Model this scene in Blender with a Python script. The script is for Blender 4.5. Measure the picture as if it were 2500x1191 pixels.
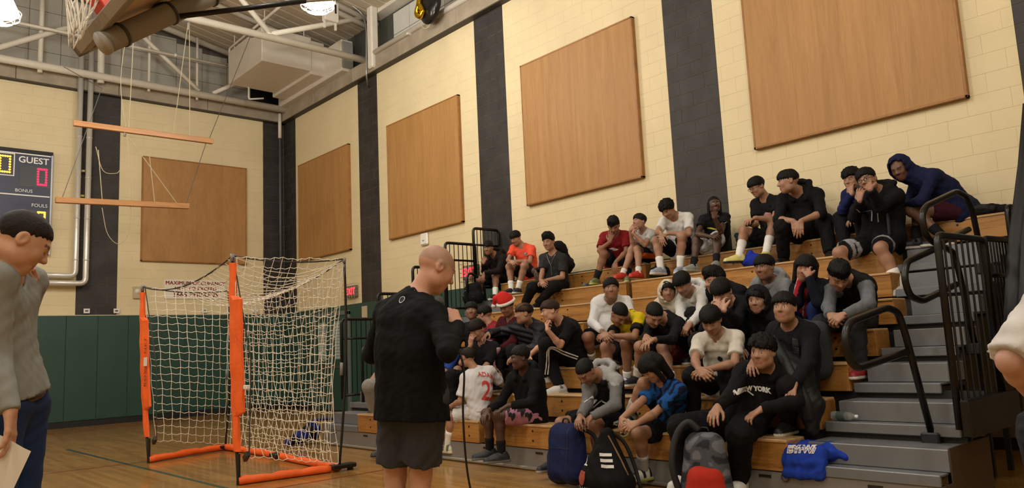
import bpy, bmesh, math, random
import numpy as np
from mathutils import Vector, Matrix
from mathutils.bvhtree import BVHTree
random.seed(7); np.random.seed(7)
for o in list(bpy.data.objects): bpy.data.objects.remove(o)
SC = bpy.context.scene
COL = SC.collection
def lin(h):
    h = h.lstrip('#'); c = [int(h[i:i+2], 16)/255 for i in (0, 2, 4)]
    return tuple(x/12.92 if x <= .04045 else ((x+.055)/1.055)**2.4 for x in c)
# ---------------------------------------------------------------- camera
CAMP = np.array([-8.7544, -18.5813, 1.2047]); FPX = 1895.3
_pi, _ro, _ya = math.radians(7.6633), math.radians(-2.6669), math.radians(41.7374)
FWD = np.array([math.sin(_ya)*math.cos(_pi), math.cos(_ya)*math.cos(_pi), math.sin(_pi)])
_r0 = np.array([math.cos(_ya), -math.sin(_ya), 0]); _u0 = np.cross(_r0, FWD)
RGT = _r0*math.cos(_ro)+_u0*math.sin(_ro); UPV = -_r0*math.sin(_ro)+_u0*math.cos(_ro)
cd = bpy.data.cameras.new('camera'); cam = bpy.data.objects.new('camera', cd); COL.objects.link(cam)
cd.sensor_width = 36; cd.lens = FPX/2500*36; cd.clip_end = 200; cd.clip_start = .05
M = Matrix.Identity(4)
for i in range(3): M[i][0] = RGT[i]; M[i][1] = UPV[i]; M[i][2] = -FWD[i]; M[i][3] = CAMP[i]
cam.matrix_world = M
SC.camera = cam
# ---------------------------------------------------------------- world, exposure
w = bpy.data.worlds.new('world'); SC.world = w; w.use_nodes = True
w.node_tree.nodes['Background'].inputs[0].default_value = (.75, .82, 1, 1)
w.node_tree.nodes['Background'].inputs[1].default_value = .05
SC.view_settings.view_transform = 'Standard'; SC.view_settings.look = 'None'
SC.view_settings.exposure = -0.30; SC.view_settings.gamma = 1; SC.view_settings.use_curve_mapping = False
LAMP_W = 275; LAMP_UP = 95
LAMP_SPOTS = [(-3.294, -8.21, 6.64), (-7.12, -6.08, 6.25)]      # the two in view, then the rest of the gym's grid
LAMP_SPOTS += [(-5.3, -13.4, 7.1), (-5.3, -18.8, 7.1), (-8.8, -10.2, 7.1), (-8.8, -15.8, 7.1), (-13, -7.4, 7.1), (-13, -13, 7.1), (-13, -18.6, 7.1), (-8.8, -21.4, 7.1)]
# ---------------------------------------------------------------- object helpers
def tag(o, label=None, cat=None, group=None, kind=None):
    if label: o['label'] = label
    if cat: o['category'] = cat
    if group: o['group'] = group
    if kind: o['kind'] = kind
    return o
def link(name, me, mat=None, parent=None):
    o = bpy.data.objects.new(name, me); COL.objects.link(o)
    if mat is not None and me is not None and not me.materials:
        for m in (mat if isinstance(mat, (list, tuple)) else [mat]): me.materials.append(m)
    if parent is not None:
        o.parent = parent
        o.matrix_parent_inverse = Matrix.LocRotScale(parent.location, parent.rotation_euler, None).inverted()
    return o
def empty(name, loc=(0, 0, 0), label=None, cat=None, group=None):
    o = bpy.data.objects.new(name, None); COL.objects.link(o); o.location = loc; o.empty_display_size = .1
    return tag(o, label, cat, group)
class MB:
    """collects geometry (world coordinates) for ONE mesh object"""
    def __init__(s): s.v = []; s.f = []; s.mi = []; s.m = 0
    def add(s, vs, fs):
        b = len(s.v); s.v += [tuple(float(c) for c in p) for p in vs]; s.f += [tuple(b+i for i in f) for f in fs]; s.mi += [s.m]*len(fs); return s
    def box(s, lo, hi, bev=0.0):
        (a, b, c), (d, e, f) = lo, hi
        if bev <= 0:
            return s.add([(a,b,c),(d,b,c),(d,e,c),(a,e,c),(a,b,f),(d,b,f),(d,e,f),(a,e,f)], [(0,3,2,1),(4,5,6,7),(0,1,5,4),(1,2,6,5),(2,3,7,6),(3,0,4,7)])
        return s.obox(((a+d)/2, (b+e)/2, (c+f)/2), ((d-a)/2, (e-b)/2, (f-c)/2), np.eye(3), bev)
    def obox(s, c, h, R, bev=0.0):
        """oriented box; rows of R are its axes"""
        R = np.asarray(R, float); c = np.asarray(c, float); h = np.asarray(h, float); bev = min(bev, min(h)*.9)
        if bev <= 0:
            vs = [c+R[0]*h[0]*x+R[1]*h[1]*y+R[2]*h[2]*z for z in (-1, 1) for (x, y) in ((-1,-1),(1,-1),(1,1),(-1,1))]
            return s.add(vs, [(0,3,2,1),(4,5,6,7),(0,1,5,4),(1,2,6,5),(2,3,7,6),(3,0,4,7)])
        bm = bmesh.new(); bmesh.ops.create_cube(bm, size=2)
        for v in bm.verts: v.co = Vector((v.co.x*h[0], v.co.y*h[1], v.co.z*h[2]))
        bmesh.ops.bevel(bm, geom=bm.edges[:], offset=bev, segments=1, affect='EDGES')
        vs = [c+R[0]*v.co.x+R[1]*v.co.y+R[2]*v.co.z for v in bm.verts]
        bm.verts.index_update(); fs = [tuple(v.index for v in f.verts) for f in bm.faces]; bm.free()
        return s.add(vs, fs)
    def tube(s, pts, r, n=8, cap=True, closed=False):
        P = [np.asarray(p, float) for p in pts]; k = len(P); rs = r if hasattr(r, '__len__') else [r]*k
        T = []
        for i in range(k):
            a = P[(i-1) % k] if (closed or i > 0) else P[i]; b = P[(i+1) % k] if (closed or i < k-1) else P[i]
            t = b-a; T.append(t/(np.linalg.norm(t)+1e-9))
        u = np.cross(T[0], [0, 0, 1]);
        if np.linalg.norm(u) < .1: u = np.cross(T[0], [0, 1, 0])
        u /= np.linalg.norm(u); vs = []
        for i in range(k):
            u = u-T[i]*(u@T[i]); u /= np.linalg.norm(u)+1e-9; w_ = np.cross(T[i], u)
            for j in range(n):
                a = 2*math.pi*j/n; vs.append(P[i]+rs[i]*(math.cos(a)*u+math.sin(a)*w_))
        fs = []
        for i in range(k if closed else k-1):
            i2 = (i+1) % k
            for j in range(n): fs.append((i*n+j, i*n+(j+1) % n, i2*n+(j+1) % n, i2*n+j))
        if cap and not closed: fs += [tuple(range(n-1, -1, -1)), tuple(range((k-1)*n, k*n))]
        return s.add(vs, fs)
    def lathe(s, prof, c, axis=(0, 0, 1), n=24):
        """profile [(r, h)] turned about an axis through c"""
        ax = np.asarray(axis, float); ax /= np.linalg.norm(ax); u = np.cross(ax, [0, 1, 0])
        if np.linalg.norm(u) < .1: u = np.cross(ax, [1, 0, 0])
        u /= np.linalg.norm(u); w_ = np.cross(ax, u); c = np.asarray(c, float); vs = []; fs = []
        for (r, h) in prof:
            for j in range(n):
                a = 2*math.pi*j/n; vs.append(c+ax*h+r*(math.cos(a)*u+math.sin(a)*w_))
        for i in range(len(prof)-1):
            for j in range(n): fs.append((i*n+j, i*n+(j+1) % n, (i+1)*n+(j+1) % n, (i+1)*n+j))
        return s.add(vs, fs)
    def mesh(s, name, smooth=False):
        me = bpy.data.meshes.new(name); me.from_pydata(s.v, [], s.f); me.polygons.foreach_set('material_index', s.mi)
        if smooth: me.polygons.foreach_set('use_smooth', [True]*len(s.f))
        me.update(); return me
    def build(s, name, mat, parent=None, smooth=False):
        return link(name, s.mesh(name, smooth), mat, parent)
def fillet(pts, r, n=5, closed=False):
    """round the corners of a polyline"""
    P = [np.asarray(p, float) for p in pts]; out = []; k = len(P)
    for i in range(k):
        if not closed and i in (0, k-1): out.append(P[i]); continue
        a, b, c = P[(i-1) % k], P[i], P[(i+1) % k]; la, lc = np.linalg.norm(a-b), np.linalg.norm(c-b)
        q = min(r, la*.49, lc*.49); p0 = b+(a-b)/la*q; p2 = b+(c-b)/lc*q
        for j in range(n+1):
            t = j/n; out.append((1-t)**2*p0+2*t*(1-t)*b+t*t*p2)
    return out
def sag(a, b, d, n=10):
    a, b = np.asarray(a, float), np.asarray(b, float)
    return [a+(b-a)*t-np.array([0, 0, d*4*t*(1-t)]) for t in np.linspace(0, 1, n)]
def catmull(pts, n=6):
    P = [np.asarray(p, float) for p in pts]; P = [2*P[0]-P[1]]+P+[2*P[-1]-P[-2]]; out = []
    for i in range(1, len(P)-2):
        for j in range(n):
            t = j/n; a, b, c, d = P[i-1:i+3]
            out.append(.5*(2*b+(c-a)*t+(2*a-5*b+4*c-d)*t*t+(3*b-a-3*c+d)*t**3))
    return out+[P[-2]]
# ---------------------------------------------------------------- materials
MATS = {}
class NT:
    def __init__(s, m): s.m = m; s.t = m.node_tree; s.b = s.t.nodes['Principled BSDF']
    def n(s, ty, **kw):
        nd = s.t.nodes.new(ty)
        for k, v in kw.items(): setattr(nd, k, v)
        return nd
    def l(s, a, b): s.t.links.new(a, b)
    def set(s, **kw):
        for k, v in kw.items():
            k = k.replace('_', ' ')
            for i in s.b.inputs:
                if i.name.lower() == k.lower(): i.default_value = v
        return s
    def coord(s, scale=(1, 1, 1), obj=False):
        tc = s.n('ShaderNodeTexCoord') if obj else s.n('ShaderNodeNewGeometry')
        mp = s.n('ShaderNodeMapping'); mp.inputs['Scale'].default_value = scale
        s.l(tc.outputs['Object' if obj else 'Position'], mp.inputs[0]); return mp.outputs[0]
    def noise(s, co, scale, detail=4, rough=.55, dist=0):
        nd = s.n('ShaderNodeTexNoise'); nd.inputs['Scale'].default_value = scale; nd.inputs['Detail'].default_value = detail
        nd.inputs['Roughness'].default_value = rough; nd.inputs['Distortion'].default_value = dist; s.l(co, nd.inputs['Vector']); return nd.outputs['Fac']
    def ramp(s, fac, stops):
        r = s.n('ShaderNodeValToRGB'); e = r.color_ramp.elements
        while len(e) < len(stops): e.new(.5)
        for el, (p, c) in zip(e, stops): el.position = p; el.color = (*c, 1)
        s.l(fac, r.inputs[0]); return r.outputs[0]
    def bump(s, h, strength=.2, dist=.01):
        b = s.n('ShaderNodeBump'); b.inputs['Strength'].default_value = strength; b.inputs['Distance'].default_value = dist
        s.l(h, b.inputs['Height']); s.l(b.outputs[0], s.b.inputs['Normal'])
def mat(name, color, rough=.6, metal=0., spec=.5, var=.0, vscale=6., bump=0., bscale=60., stretch=(1, 1, 1), emit=None, estr=0, coat=0):
    if name in MATS: return MATS[name]
    m = bpy.data.materials.new(name); m.use_nodes = True; t = NT(m); c = lin(color) if isinstance(color, str) else color
    t.set(Base_Color=(*c, 1), Roughness=rough, Metallic=metal); t.set(**{'Specular IOR Level': spec, 'Coat Weight': coat})
    if var > 0:
        co = t.coord(stretch); f = t.noise(co, vscale, 5)
        t.l(t.ramp(f, [(.3, tuple(x*(1-var) for x in c)), (.7, tuple(min(1, x*(1+var)) for x in c))]), t.b.inputs['Base Color'])
    if bump > 0:
        co = t.coord(stretch); t.bump(t.noise(co, bscale, 3), bump, .01)
    if emit: t.set(**{'Emission Color': (*lin(emit), 1), 'Emission Strength': estr})
    MATS[name] = m; return m
def wood(name, c1, c2, c3, grain=(1, 1, 1), scale=3., rough=.4, board=None, coat=0.0, dark=.5):
    """grain: mapping scale, small along the grain"""
    m = bpy.data.materials.new(name); m.use_nodes = True; t = NT(m); co = t.coord(grain)
    a = t.noise(co, scale, 6, .6, .6); b = t.noise(co, scale*7, 3, .6)
    mx = t.n('ShaderNodeMix'); mx.data_type = 'FLOAT'; mx.inputs[0].default_value = .35; t.l(a, mx.inputs[2]); t.l(b, mx.inputs[3])
    col = t.ramp(mx.outputs[0], [(.3, lin(c1)), (.5, lin(c2)), (.72, lin(c3))])
    if board:
        oi = t.n('ShaderNodeObjectInfo'); hs = t.n('ShaderNodeHueSaturation'); mr = t.n('ShaderNodeMapRange'); t.l(oi.outputs['Random'], mr.inputs[0])
        mr.inputs[3].default_value = 1-board; mr.inputs[4].default_value = 1+board; t.l(mr.outputs[0], hs.inputs['Value']); t.l(col, hs.inputs['Color']); col = hs.outputs[0]
    t.l(col, t.b.inputs['Base Color']); t.set(Roughness=rough); t.set(**{'Coat Weight': coat, 'Coat Roughness': .15})
    MATS[name] = m; return m
# ================================================================ STRUCTURE
ZPAD, CRS, BLK = 2.34, .2032, .4064
ZLEDGE = 7.27
YEND = -24.0; XEND = -17.0
yellow = mat('yellow_block_paint', '#d9c9a1', .62, var=.05, vscale=1.3, bump=.15, bscale=140)
darkb = mat('charcoal_block', '#322f2d', .55, var=.34, vscale=2.6, bump=.3, bscale=90, spec=.35)
greenp = mat('green_pad_vinyl', '#23443a', .45, var=.06, vscale=3)
greenw = mat('green_wall_paint', '#26463c', .5, var=.06, vscale=2)
mortar = mat('mortar', '#cdbc93', .8); mortard = mat('dark_mortar', '#6b665f', .8)
blackr = mat('black_rubber', '#0b0b0b', .6)
cream = mat('cream_steel', '#d6d0c2', .5, var=.05)
ledgem = mat('stone_ledge', '#978b78', .7, var=.18, vscale=3, bump=.2, bscale=40)
deckm = mat('roof_deck', '#b7aa94', .7)
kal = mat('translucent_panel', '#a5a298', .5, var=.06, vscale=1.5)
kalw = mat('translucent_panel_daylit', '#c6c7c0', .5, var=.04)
gridm = mat('panel_grid', '#4a463f', .6)
# ---- floor: individual maple strips near the camera are far below 10 px, so the strips are in the material
def floor_mat():
    m = bpy.data.materials.new('maple_court'); m.use_nodes = True; t = NT(m)
    co = t.coord((1, 1, 1)); br = t.n('ShaderNodeTexBrick'); mp = t.n('ShaderNodeMapping'); mp.inputs['Rotation'].default_value = (0, 0, math.pi/2)
    t.l(co, mp.inputs[0]); t.l(mp.outputs[0], br.inputs['Vector'])
    br.inputs['Scale'].default_value = 1; br.inputs['Brick Width'].default_value = 1.1; br.inputs['Row Height'].default_value = .057; br.inputs['Mortar Size'].default_value = .0007
    br.inputs['Color1'].default_value = (*lin('#a97f45'), 1); br.inputs['Color2'].default_value = (*lin('#8f6a36'), 1); br.inputs['Mortar'].default_value = (*lin('#5b4022'), 1)
    n = t.noise(t.coord((1, .2, 1)), 5, 5); hs = t.n('ShaderNodeMix'); hs.data_type = 'RGBA'; hs.blend_type = 'MULTIPLY'; hs.inputs[0].default_value = .5
    t.l(br.outputs[0], hs.inputs[6]); t.l(t.ramp(n, [(.3, (.72, .68, .62)), (.7, (1, 1, 1))]), hs.inputs[7]); t.l(hs.outputs[2], t.b.inputs['Base Color'])
    rn = t.noise(t.coord((1, 1, 1)), 3, 4); rr = t.n('ShaderNodeMapRange'); t.l(rn, rr.inputs[0]); rr.inputs[3].default_value = .12; rr.inputs[4].default_value = .24; t.l(rr.outputs[0], t.b.inputs['Roughness'])
    t.set(**{'Specular IOR Level': .5}); return m
fl = MB().box((XEND, YEND, -.1), (.3, .3, 0)).build('floor', floor_mat()); tag(fl, kind='structure')
def line(name, pts, w_, m, label):
    b = MB(); P = [np.array(p, float) for p in pts]; z = .0012
    for a, c in zip(P[:-1], P[1:]):
        d = (c-a)/np.linalg.norm(c-a); nrm = np.array([-d[1], d[0]])*w_/2
        b.add([(*(a-nrm), z), (*(c-nrm), z), (*(c+nrm), z), (*(a+nrm), z)], [(0, 1, 2, 3)])
    return b.build(name, m, fl)
# ---- wall blocks
def block_mesh(name, L, H, axis, m):
    """front face proud of the joints; axis 'y' for the side wall (face looks to -x), 'x' for the back wall (face looks to -y)"""
    j = .0028 if m is yellow else .004; d = .0014 if m is yellow else .005; a = L/2-j; b = H/2-j; a2, b2 = L/2-.0004, H/2-.0004
    q = [(-a, 0, -b), (a, 0, -b), (a, 0, b), (-a, 0, b), (-a2, d, -b2), (a2, d, -b2), (a2, d, b2), (-a2, d, b2)]
    fs = [(0, 1, 2, 3), (0, 4, 5, 1), (1, 5, 6, 2), (2, 6, 7, 3), (3, 7, 4, 0)]
    if axis == 'y': q = [(y, -x, z) for x, y, z in q]
    me = bpy.data.meshes.new(name); me.from_pydata(q, [], fs); me.materials.append(m); me.update(); return me
def wall_blocks(wall, axis, span, stripes, z0, nz, near):
    """near: function giving image size rank (smaller is nearer). stripes: list of (lo, hi) of dark blocks"""
    cells = []
    edges = sorted({span[0], span[1], *[e for s in stripes for e in s if span[0] < e < span[1]]})
    for lo, hi in zip(edges[:-1], edges[1:]):
        dark = any(s[0]-1e-6 <= lo and hi <= s[1]+1e-6 for s in stripes)
        for k in range(nz):
            u = lo-(BLK/2 if k % 2 else 0)
            if not dark: u -= .1
            while u < hi-1e-4:
                a, b = max(u, lo), min(u+BLK, hi)
                if b-a > .03: cells.append((a, b, k, dark))
                u += BLK
    cells.sort(key=lambda c: (not c[3], near((c[0]+c[1])/2, c[2])))
    cache = {}; rest = {True: MB(), False: MB()}
    for i, (a, b, k, dark) in enumerate(cells):
        L = round(b-a, 4); z = z0+(k+.5)*CRS; mid = (a+b)/2
        key = (L, dark)
        if key not in cache: cache[key] = block_mesh('block', L, CRS, axis, darkb if dark else yellow)
        loc = (0, mid, z) if axis == 'y' else (mid, 0, z)
        if i < 296:
            o = bpy.data.objects.new('block', cache[key]); COL.objects.link(o); o.parent = wall; o.location = loc
        else:
            me = cache[key]; rest[dark].add([Vector(loc)+v.co for v in me.vertices], [tuple(p.vertices) for p in me.polygons])
    for dark, r in rest.items():
        if r.v:
            tag(r.build('blocks', darkb if dark else yellow, wall), kind='stuff')
SA, SB, SCc, SE, SW = 3.784, 7.983, 12.221, 16.444, .8128
NZ = int((ZLEDGE-ZPAD)/CRS)+1
ws = MB().box((.005, YEND, 0), (.3, .3, ZLEDGE+.02)).build('wall_side', mortar); tag(ws, kind='structure')
wall_blocks(ws, 'y', (-17.2, 0), [(-s-SW, -s) for s in (SA, SB, SCc)]+[(-17.2, -SE), (-.693, 0)], ZPAD, NZ, lambda u, k: u)
wb = MB().box((XEND, .005, 0), (.005, .3, ZLEDGE+.02)).build('wall_back', mortar); tag(wb, kind='structure')
wall_blocks(wb, 'x', (-8.2, 0), [(-3.924-SW, -3.924), (-.554, 0)], ZPAD, NZ, lambda u, k: abs(u+3.2)+abs(k-9)*.1)
# the green lower walls
MB().box((-.012, -14.2, 0.12), (.004, 0, ZPAD)).build('lower_wall', greenw, ws); MB().box((-.012, -17.9, 0.12), (.004, -14.2, ZPAD)).build('lower_wall', mat('brown_wall', '#6b5c48', .7, var=.1), ws)
MB().box((-.02, -24, 0), (.004, 0, .12)).build('baseboard', blackr, ws)
MB().box((-.05, -24, 0.1), (.004, -17.2, 7.3)).build('dark_end_wall', mat('brown_wall', '#5a4c3c', .7, var=.1), ws)
x = -.03; i = 0
while x > -9.2:
    wd = .61
    MB().box((x-wd+.0012, -.055, .13), (x-.0012, -.002, ZPAD-.02), .006).build('wall_pad', greenp, wb); x -= wd
MB().box((-9.3, -.06, ZPAD-.018), (0, .004, ZPAD), 0).build('pad_cap', mat('pad_cap', '#b9b39f', .5), wb)
MB().box((-9.3, -.04, 0), (0, .004, .12)).build('baseboard', blackr, wb)
# other two walls and the ceiling close the room behind the camera
wl = MB().box((XEND-.3, YEND, 0), (XEND, .3, 9)).build('wall_left', yellow); tag(wl, kind='structure')
wf = MB().box((XEND, YEND-.3, 0), (.3, YEND, 9)).build('wall_front', yellow); tag(wf, kind='structure')
# ---- ledges at the top of the block
def ledge(p0, p1, nrm, wall):
    p0, p1, nrm = map(np.array, (p0, p1, nrm)); d = p1-p0; L = np.linalg.norm(d); d = d/L; n = int(L/1.9)
    for k in range(n):
        a = p0+d*(L*k/n+.004); b = p0+d*(L*(k+1)/n-.004)
        c = (a+b)/2+nrm*.06+np.array([0, 0, .19]); MB().obox(c, (L/n/2-.004, .06, .17), [d, nrm, (0, 0, 1)], .012).build('ledge_stone', ledgem, wall)
    MB().obox((p0+p1)/2+nrm*.07+np.array([0, 0, .005]), (L/2, .07, .012), [d, nrm, (0, 0, 1)]).build('drip_edge', mat('dark_drip', '#3c3429', .6), wall)
    return
ledge((0, -19, ZLEDGE), (0, 0, ZLEDGE), (-1., 0, 0), ws)
ledge((-10, 0, ZLEDGE), (0, 0, ZLEDGE), (0, -1., 0), wb)
# ---- clerestory above the ledges: translucent panels in a grid
def roofz(x): return 8.60-.19*x
cl = MB().box((XEND, .25, ZLEDGE), (.3, .3, 12.2)).build('clerestory_sheet', mat('clerestory_backing', '#55514a', .7), wb)
for i in range(20):
    x1 = -.78-i*.62; x0 = x1-.62
    z = 7.66; k = 0
    while z < roofz(x1)-.02 and k < 5:
        zt = min(z+.46, roofz(x1)-.01)
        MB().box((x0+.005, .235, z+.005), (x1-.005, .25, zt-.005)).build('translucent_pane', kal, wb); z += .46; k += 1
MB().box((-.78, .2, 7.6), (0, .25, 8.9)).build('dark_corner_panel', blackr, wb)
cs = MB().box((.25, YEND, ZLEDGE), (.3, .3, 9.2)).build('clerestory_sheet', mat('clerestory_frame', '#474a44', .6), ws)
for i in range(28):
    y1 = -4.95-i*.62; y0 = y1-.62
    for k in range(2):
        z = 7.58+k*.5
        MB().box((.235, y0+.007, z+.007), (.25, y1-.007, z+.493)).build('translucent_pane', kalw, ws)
MB().box((-.02, YEND, 8.62), (.25, -4.4, 8.9)).build('eave_beam', cream, ws)
# ---- roof: corrugated deck sloping down to the bleacher wall
dk = MB()
prof = []; y = .3
pit = .30
while y > YEND-.3:
    prof += [(y, 0), (y-.24, 0), (y-.25, .018), (y-.29, .018)]; y -= pit
vs = []; n = len(prof)
for x in (XEND, .3):
    vs += [(x, p, roofz(x)+.1+h) for p, h in prof]
dk.add(vs, [(i, i+1, n+i+1, n+i) for i in range(n-1)])
rf = dk.build('ceiling', deckm); tag(rf, kind='structure')
top = MB().box((XEND-.3, YEND-.3, 12.4), (.3, .3, 12.5)).build('roof_lid', deckm, rf)
for i, yy in enumerate([-.02, -2.1, -4.28, -6.4, -8.5, -10.7, -12.9, -15, -17.1, -19.3]):
    b = MB(); a0 = np.array([XEND, yy, roofz(XEND)+.02]); a1 = np.array([.25, yy, roofz(.25)+.02])
    b.tube([a0, a1], .06 if i % 2 else .075, 8); b.build('rafter', cream, rf, True)
# ================================================================ OVERHEAD STEEL, UNITS, LAMPS
def truss(name, label, cat, y, z0, xs_, topf, r=.075, posts=()):
    t = empty(name, (xs_[0], y, z0), label, cat)
    x0, x1 = min(xs_), max(xs_)
    MB().tube([(x0, y, z0), (x1, y, z0)], r, 14).build('bottom_chord', cream, t, True)
    MB().tube([(x0, y, topf(x0)-.15), (x1, y, topf(x1)-.15)], r*.9, 12).build('top_chord', cream, t, True)
    return t
T1 = truss('roof_truss', 'cream tubular roof truss reaching the bleacher wall above the ledge', 'truss', -4.28, 7.66, (-12, .1), roofz)
for a, b in [((-2.25, 7.7), (-3.55, 8.95)), ((-2.35, 7.7), (-.05, 8.66)), ((-4.9, 7.7), (-3.7, 9.1)), ((-4.9, 7.7), (-6.6, 9.6)), ((-8.5, 7.7), (-6.8, 9.7)), ((-8.5, 7.7), (-10, 10.2))]:
    MB().tube([(a[0], -4.28, a[1]), (b[0], -4.28, b[1])], .055, 10).build('web', cream, T1, True)
MB().box((-.2, -4.75, 7.35), (-.02, -4.55, 8.75), .03).build('column', cream, T1)
for x_, s_ in ((-2.69, .5), (-3.93, .25)):
    MB().tube([(x_+.09*math.cos(a), -4.28+0*a, 7.66+.09*math.sin(a)) for a in np.linspace(0, 2*math.pi, 17)][:-1], .014, 6, closed=True).build('clamp', mat('steel_grey', '#6d6a66', .4, .7), T1, True)
T2 = empty('wall_truss', (-6, -.35, 7.58), 'cream pipe truss running along the scoreboard wall under the roof', 'truss')
MB().tube([(-13, -.35, 7.60), (-.12, -.35, 7.57)], .085, 14).build('bottom_chord', cream, T2, True)
for a, b, r in [((-3.75, 8.85), (-2.3, 7.66), .05), ((-1.97, 7.66), (-.9, 8.35), .05), ((-6.6, 7.66), (-4.6, 8.85), .06), ((-7.0, 7.66), (-9, 9.3), .06)]:
    MB().tube([(a[0], -.35, a[1]), (b[0], -.35, b[1])], r, 10).build('web', cream, T2, True)
for x_, r, z1 in [(-4.43, .075, 9.3), (-5.6, .05, 9.6), (-3.42, .03, 9.2), (-2.33, .03, 9.0), (-7.4, .05, 9.6)]:
    MB().tube([(x_, -.3, 7.45), (x_, -.3, z1)], r, 10).build('post', cream, T2, True)
P1 = empty('sprinkler_pipe', (-4, -.5, 8.37), 'thin cream sprinkler pipe in front of the grey panes of the scoreboard wall', 'pipe')
MB().tube([(-10, -.5, 8.37), (-1.6, -.5, 8.36)], .035, 10).build('pipe', cream, P1, True)
for x_ in (-6.9, -4.85, -2.9): MB().tube([(x_-.03, -.5, 8.37), (x_+.03, -.5, 8.37)], .045, 10).build('coupling', cream, P1, True)
P2 = empty('branch_pipe', (-1.9, -1.2, 8.75), 'cream branch pipe dropping beside the white air unit', 'pipe')
MB().tube(fillet([(-1.72, -.75, 8.36), (-1.72, -.75, 8.72), (-1.75, -8.5, 8.78)], .06), .03, 8).build('pipe', cream, P2, True)
P3 = empty('wall_top_pipe', (-.2, -9, 7.62), 'cream pipe running along the top of the bleacher wall', 'pipe')
MB().tube([(-.12, -19, 7.68), (-.12, -4.6, 7.68)], .06, 12).build('pipe', cream, P3, True)
for y_ in (-6.1, -8.6, -11.2, -14): MB().box((-.2, y_-.03, 7.6), (.2, y_+.03, 7.64)).build('bracket', cream, P3)
CD = empty('wall_conduit', (-.2, -4.5, 8), 'bent grey conduit dropping past the truss end to the dark stripe', 'conduit')
MB().tube(fillet([(-.55, -4.35, 8.86), (-.2, -4.42, 8.66), (-.2, -4.55, 8.25), (-.2, -4.5, 7.2), (-.03, -4.3, 7.05)], .15), .02, 8).build('tube', mat('galvanised', '#9a9a96', .35, .8), CD, True)
# corner down pipe
DP = empty('corner_pipe', (-.12, -.12, 0), 'thin grey pipe standing in the corner between the dark stripes', 'pipe')
MB().tube([(-.18, -.18, 2.4), (-.18, -.18, 7.2)], .03, 10).build('pipe', mat('grey_pipe', '#55575c', .5), DP, True)
MB().tube([(-.18, -.18, 6.85), (-.18, -.18, 7.5)], .045, 10).build('collar', cream, DP, True)
# air unit
acm = mat('air_unit_paint', '#cfc7ba', .45, var=.03)
AC = empty('air_unit', (-1, -1.8, 7.75), 'big white boxy air unit hung in the corner under the roof', 'air unit')
MB().box((-1.82, -2.82, 7.75), (-.62, -.92, 8.56), .02).build('cabinet', acm, AC)
MB().box((-.64, -2.80, 7.69), (-.28, -.75, 8.50), .02).build('cabinet_end', acm, AC)
MB().box((-.30, -3.62, 7.60), (.0, -.35, 8.34), .02).build('duct', acm, AC)
MB().box((-.29, -3.66, 7.66), (-.02, -3.60, 8.28), .01).build('duct_flange', mat('duct_grey', '#8d8a86', .5), AC)
for x_, y_ in ((-1.7, -2.7), (-1.7, -1.0), (-.75, -2.7), (-.75, -1.0)): MB().tube([(x_, y_, 8.5), (x_, y_, roofz(x_)+.05)], .012, 6).build('hanger_rod', cream, AC)
MB().tube(fillet([(-1.35, -1.0, 7.8), (-1.35, -1.0, 7.45), (-1.0, -1.05, 7.52)], .05), .022, 8).build('drain_pipe', cream, AC, True)
# heater control box on the truss web
BX = empty('control_box', (-.97, -4.33, 8.25), 'small white control box with a dark slot strapped to the truss web', 'box')
MB().box((-1.13, -4.43, 8.30), (-.80, -4.28, 8.74), .015).build('case', mat('box_white', '#d8d2c6', .5), BX)
MB().box((-.90, -4.437, 8.48), (-.86, -4.428, 8.68)).build('slot', blackr, BX)
for x_ in (-1.1, -.84): MB().box((x_-.02, -4.36, 8.14), (x_+.02, -4.32, 8.32)).build('strap', cream, BX)
# caged lamps
lampw = mat('lamp_glow', '#ffffff', .5, emit='#fff3df', estr=5)
guard = mat('lamp_guard', '#e8e6e0', .4)
def lamp(loc, label):
    x, y, z = loc; L = empty('caged_lamp', loc, label, 'lamp', 'caged high bay lamps')
    MB().lathe([(.0, .42), (.09, .42), (.10, .26), (.17, .2), (.235, .05), (.25, 0)], loc, n=28).build('reflector', mat('lamp_reflector', '#fffdf6', .35, emit='#fff6e6', estr=1.3), L, True)
    MB().lathe([(.0, -.06), (.12, -.055), (.20, -.03), (.235, .01), (.23, .03)], loc, n=28).build('lens', lampw, L, True)
    g = MB()
    for R_, h in ((.27, .02), (.25, -.07), (.17, -.13), (.08, -.155)):
        g.tube([(x+R_*math.cos(a), y+R_*math.sin(a), z+h) for a in np.linspace(0, 2*math.pi, 29)][:-1], .006, 5, closed=True)
    for k in range(10):
        a = k*math.pi/5; c, s_ = math.cos(a), math.sin(a)
        g.tube([(x+R_*c, y+R_*s_, z+h) for R_, h in ((.27, .02), (.25, -.07), (.17, -.13), (.08, -.155), (.02, -.16))], .005, 5)
    g.build('wire_guard', guard, L, True)
    MB().tube([(x, y, z+.42), (x, y, roofz(x)+.05)], .018, 8).build('stem', cream, L)
    for nm, dz, pw in (('lamp_light', -.26, LAMP_W), ('lamp_uplight', .62, LAMP_UP)):
        ld = bpy.data.lights.new(nm, 'POINT'); ld.shadow_soft_size = .2; ld.energy = pw; ld.color = (1, .955, .88)
        lo = bpy.data.objects.new(nm, ld); COL.objects.link(lo); lo.parent = L; lo.location = (0, 0, dz)
lamp(LAMP_SPOTS[0], 'glowing caged high bay lamp at the top edge, in front of the white air unit')
lamp(LAMP_SPOTS[1], 'glowing caged high bay lamp in the upper left corner beside the basketball net')
for p in LAMP_SPOTS[2:]: lamp(p, 'caged high bay lamp of the same ceiling grid, out of the photo')
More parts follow.
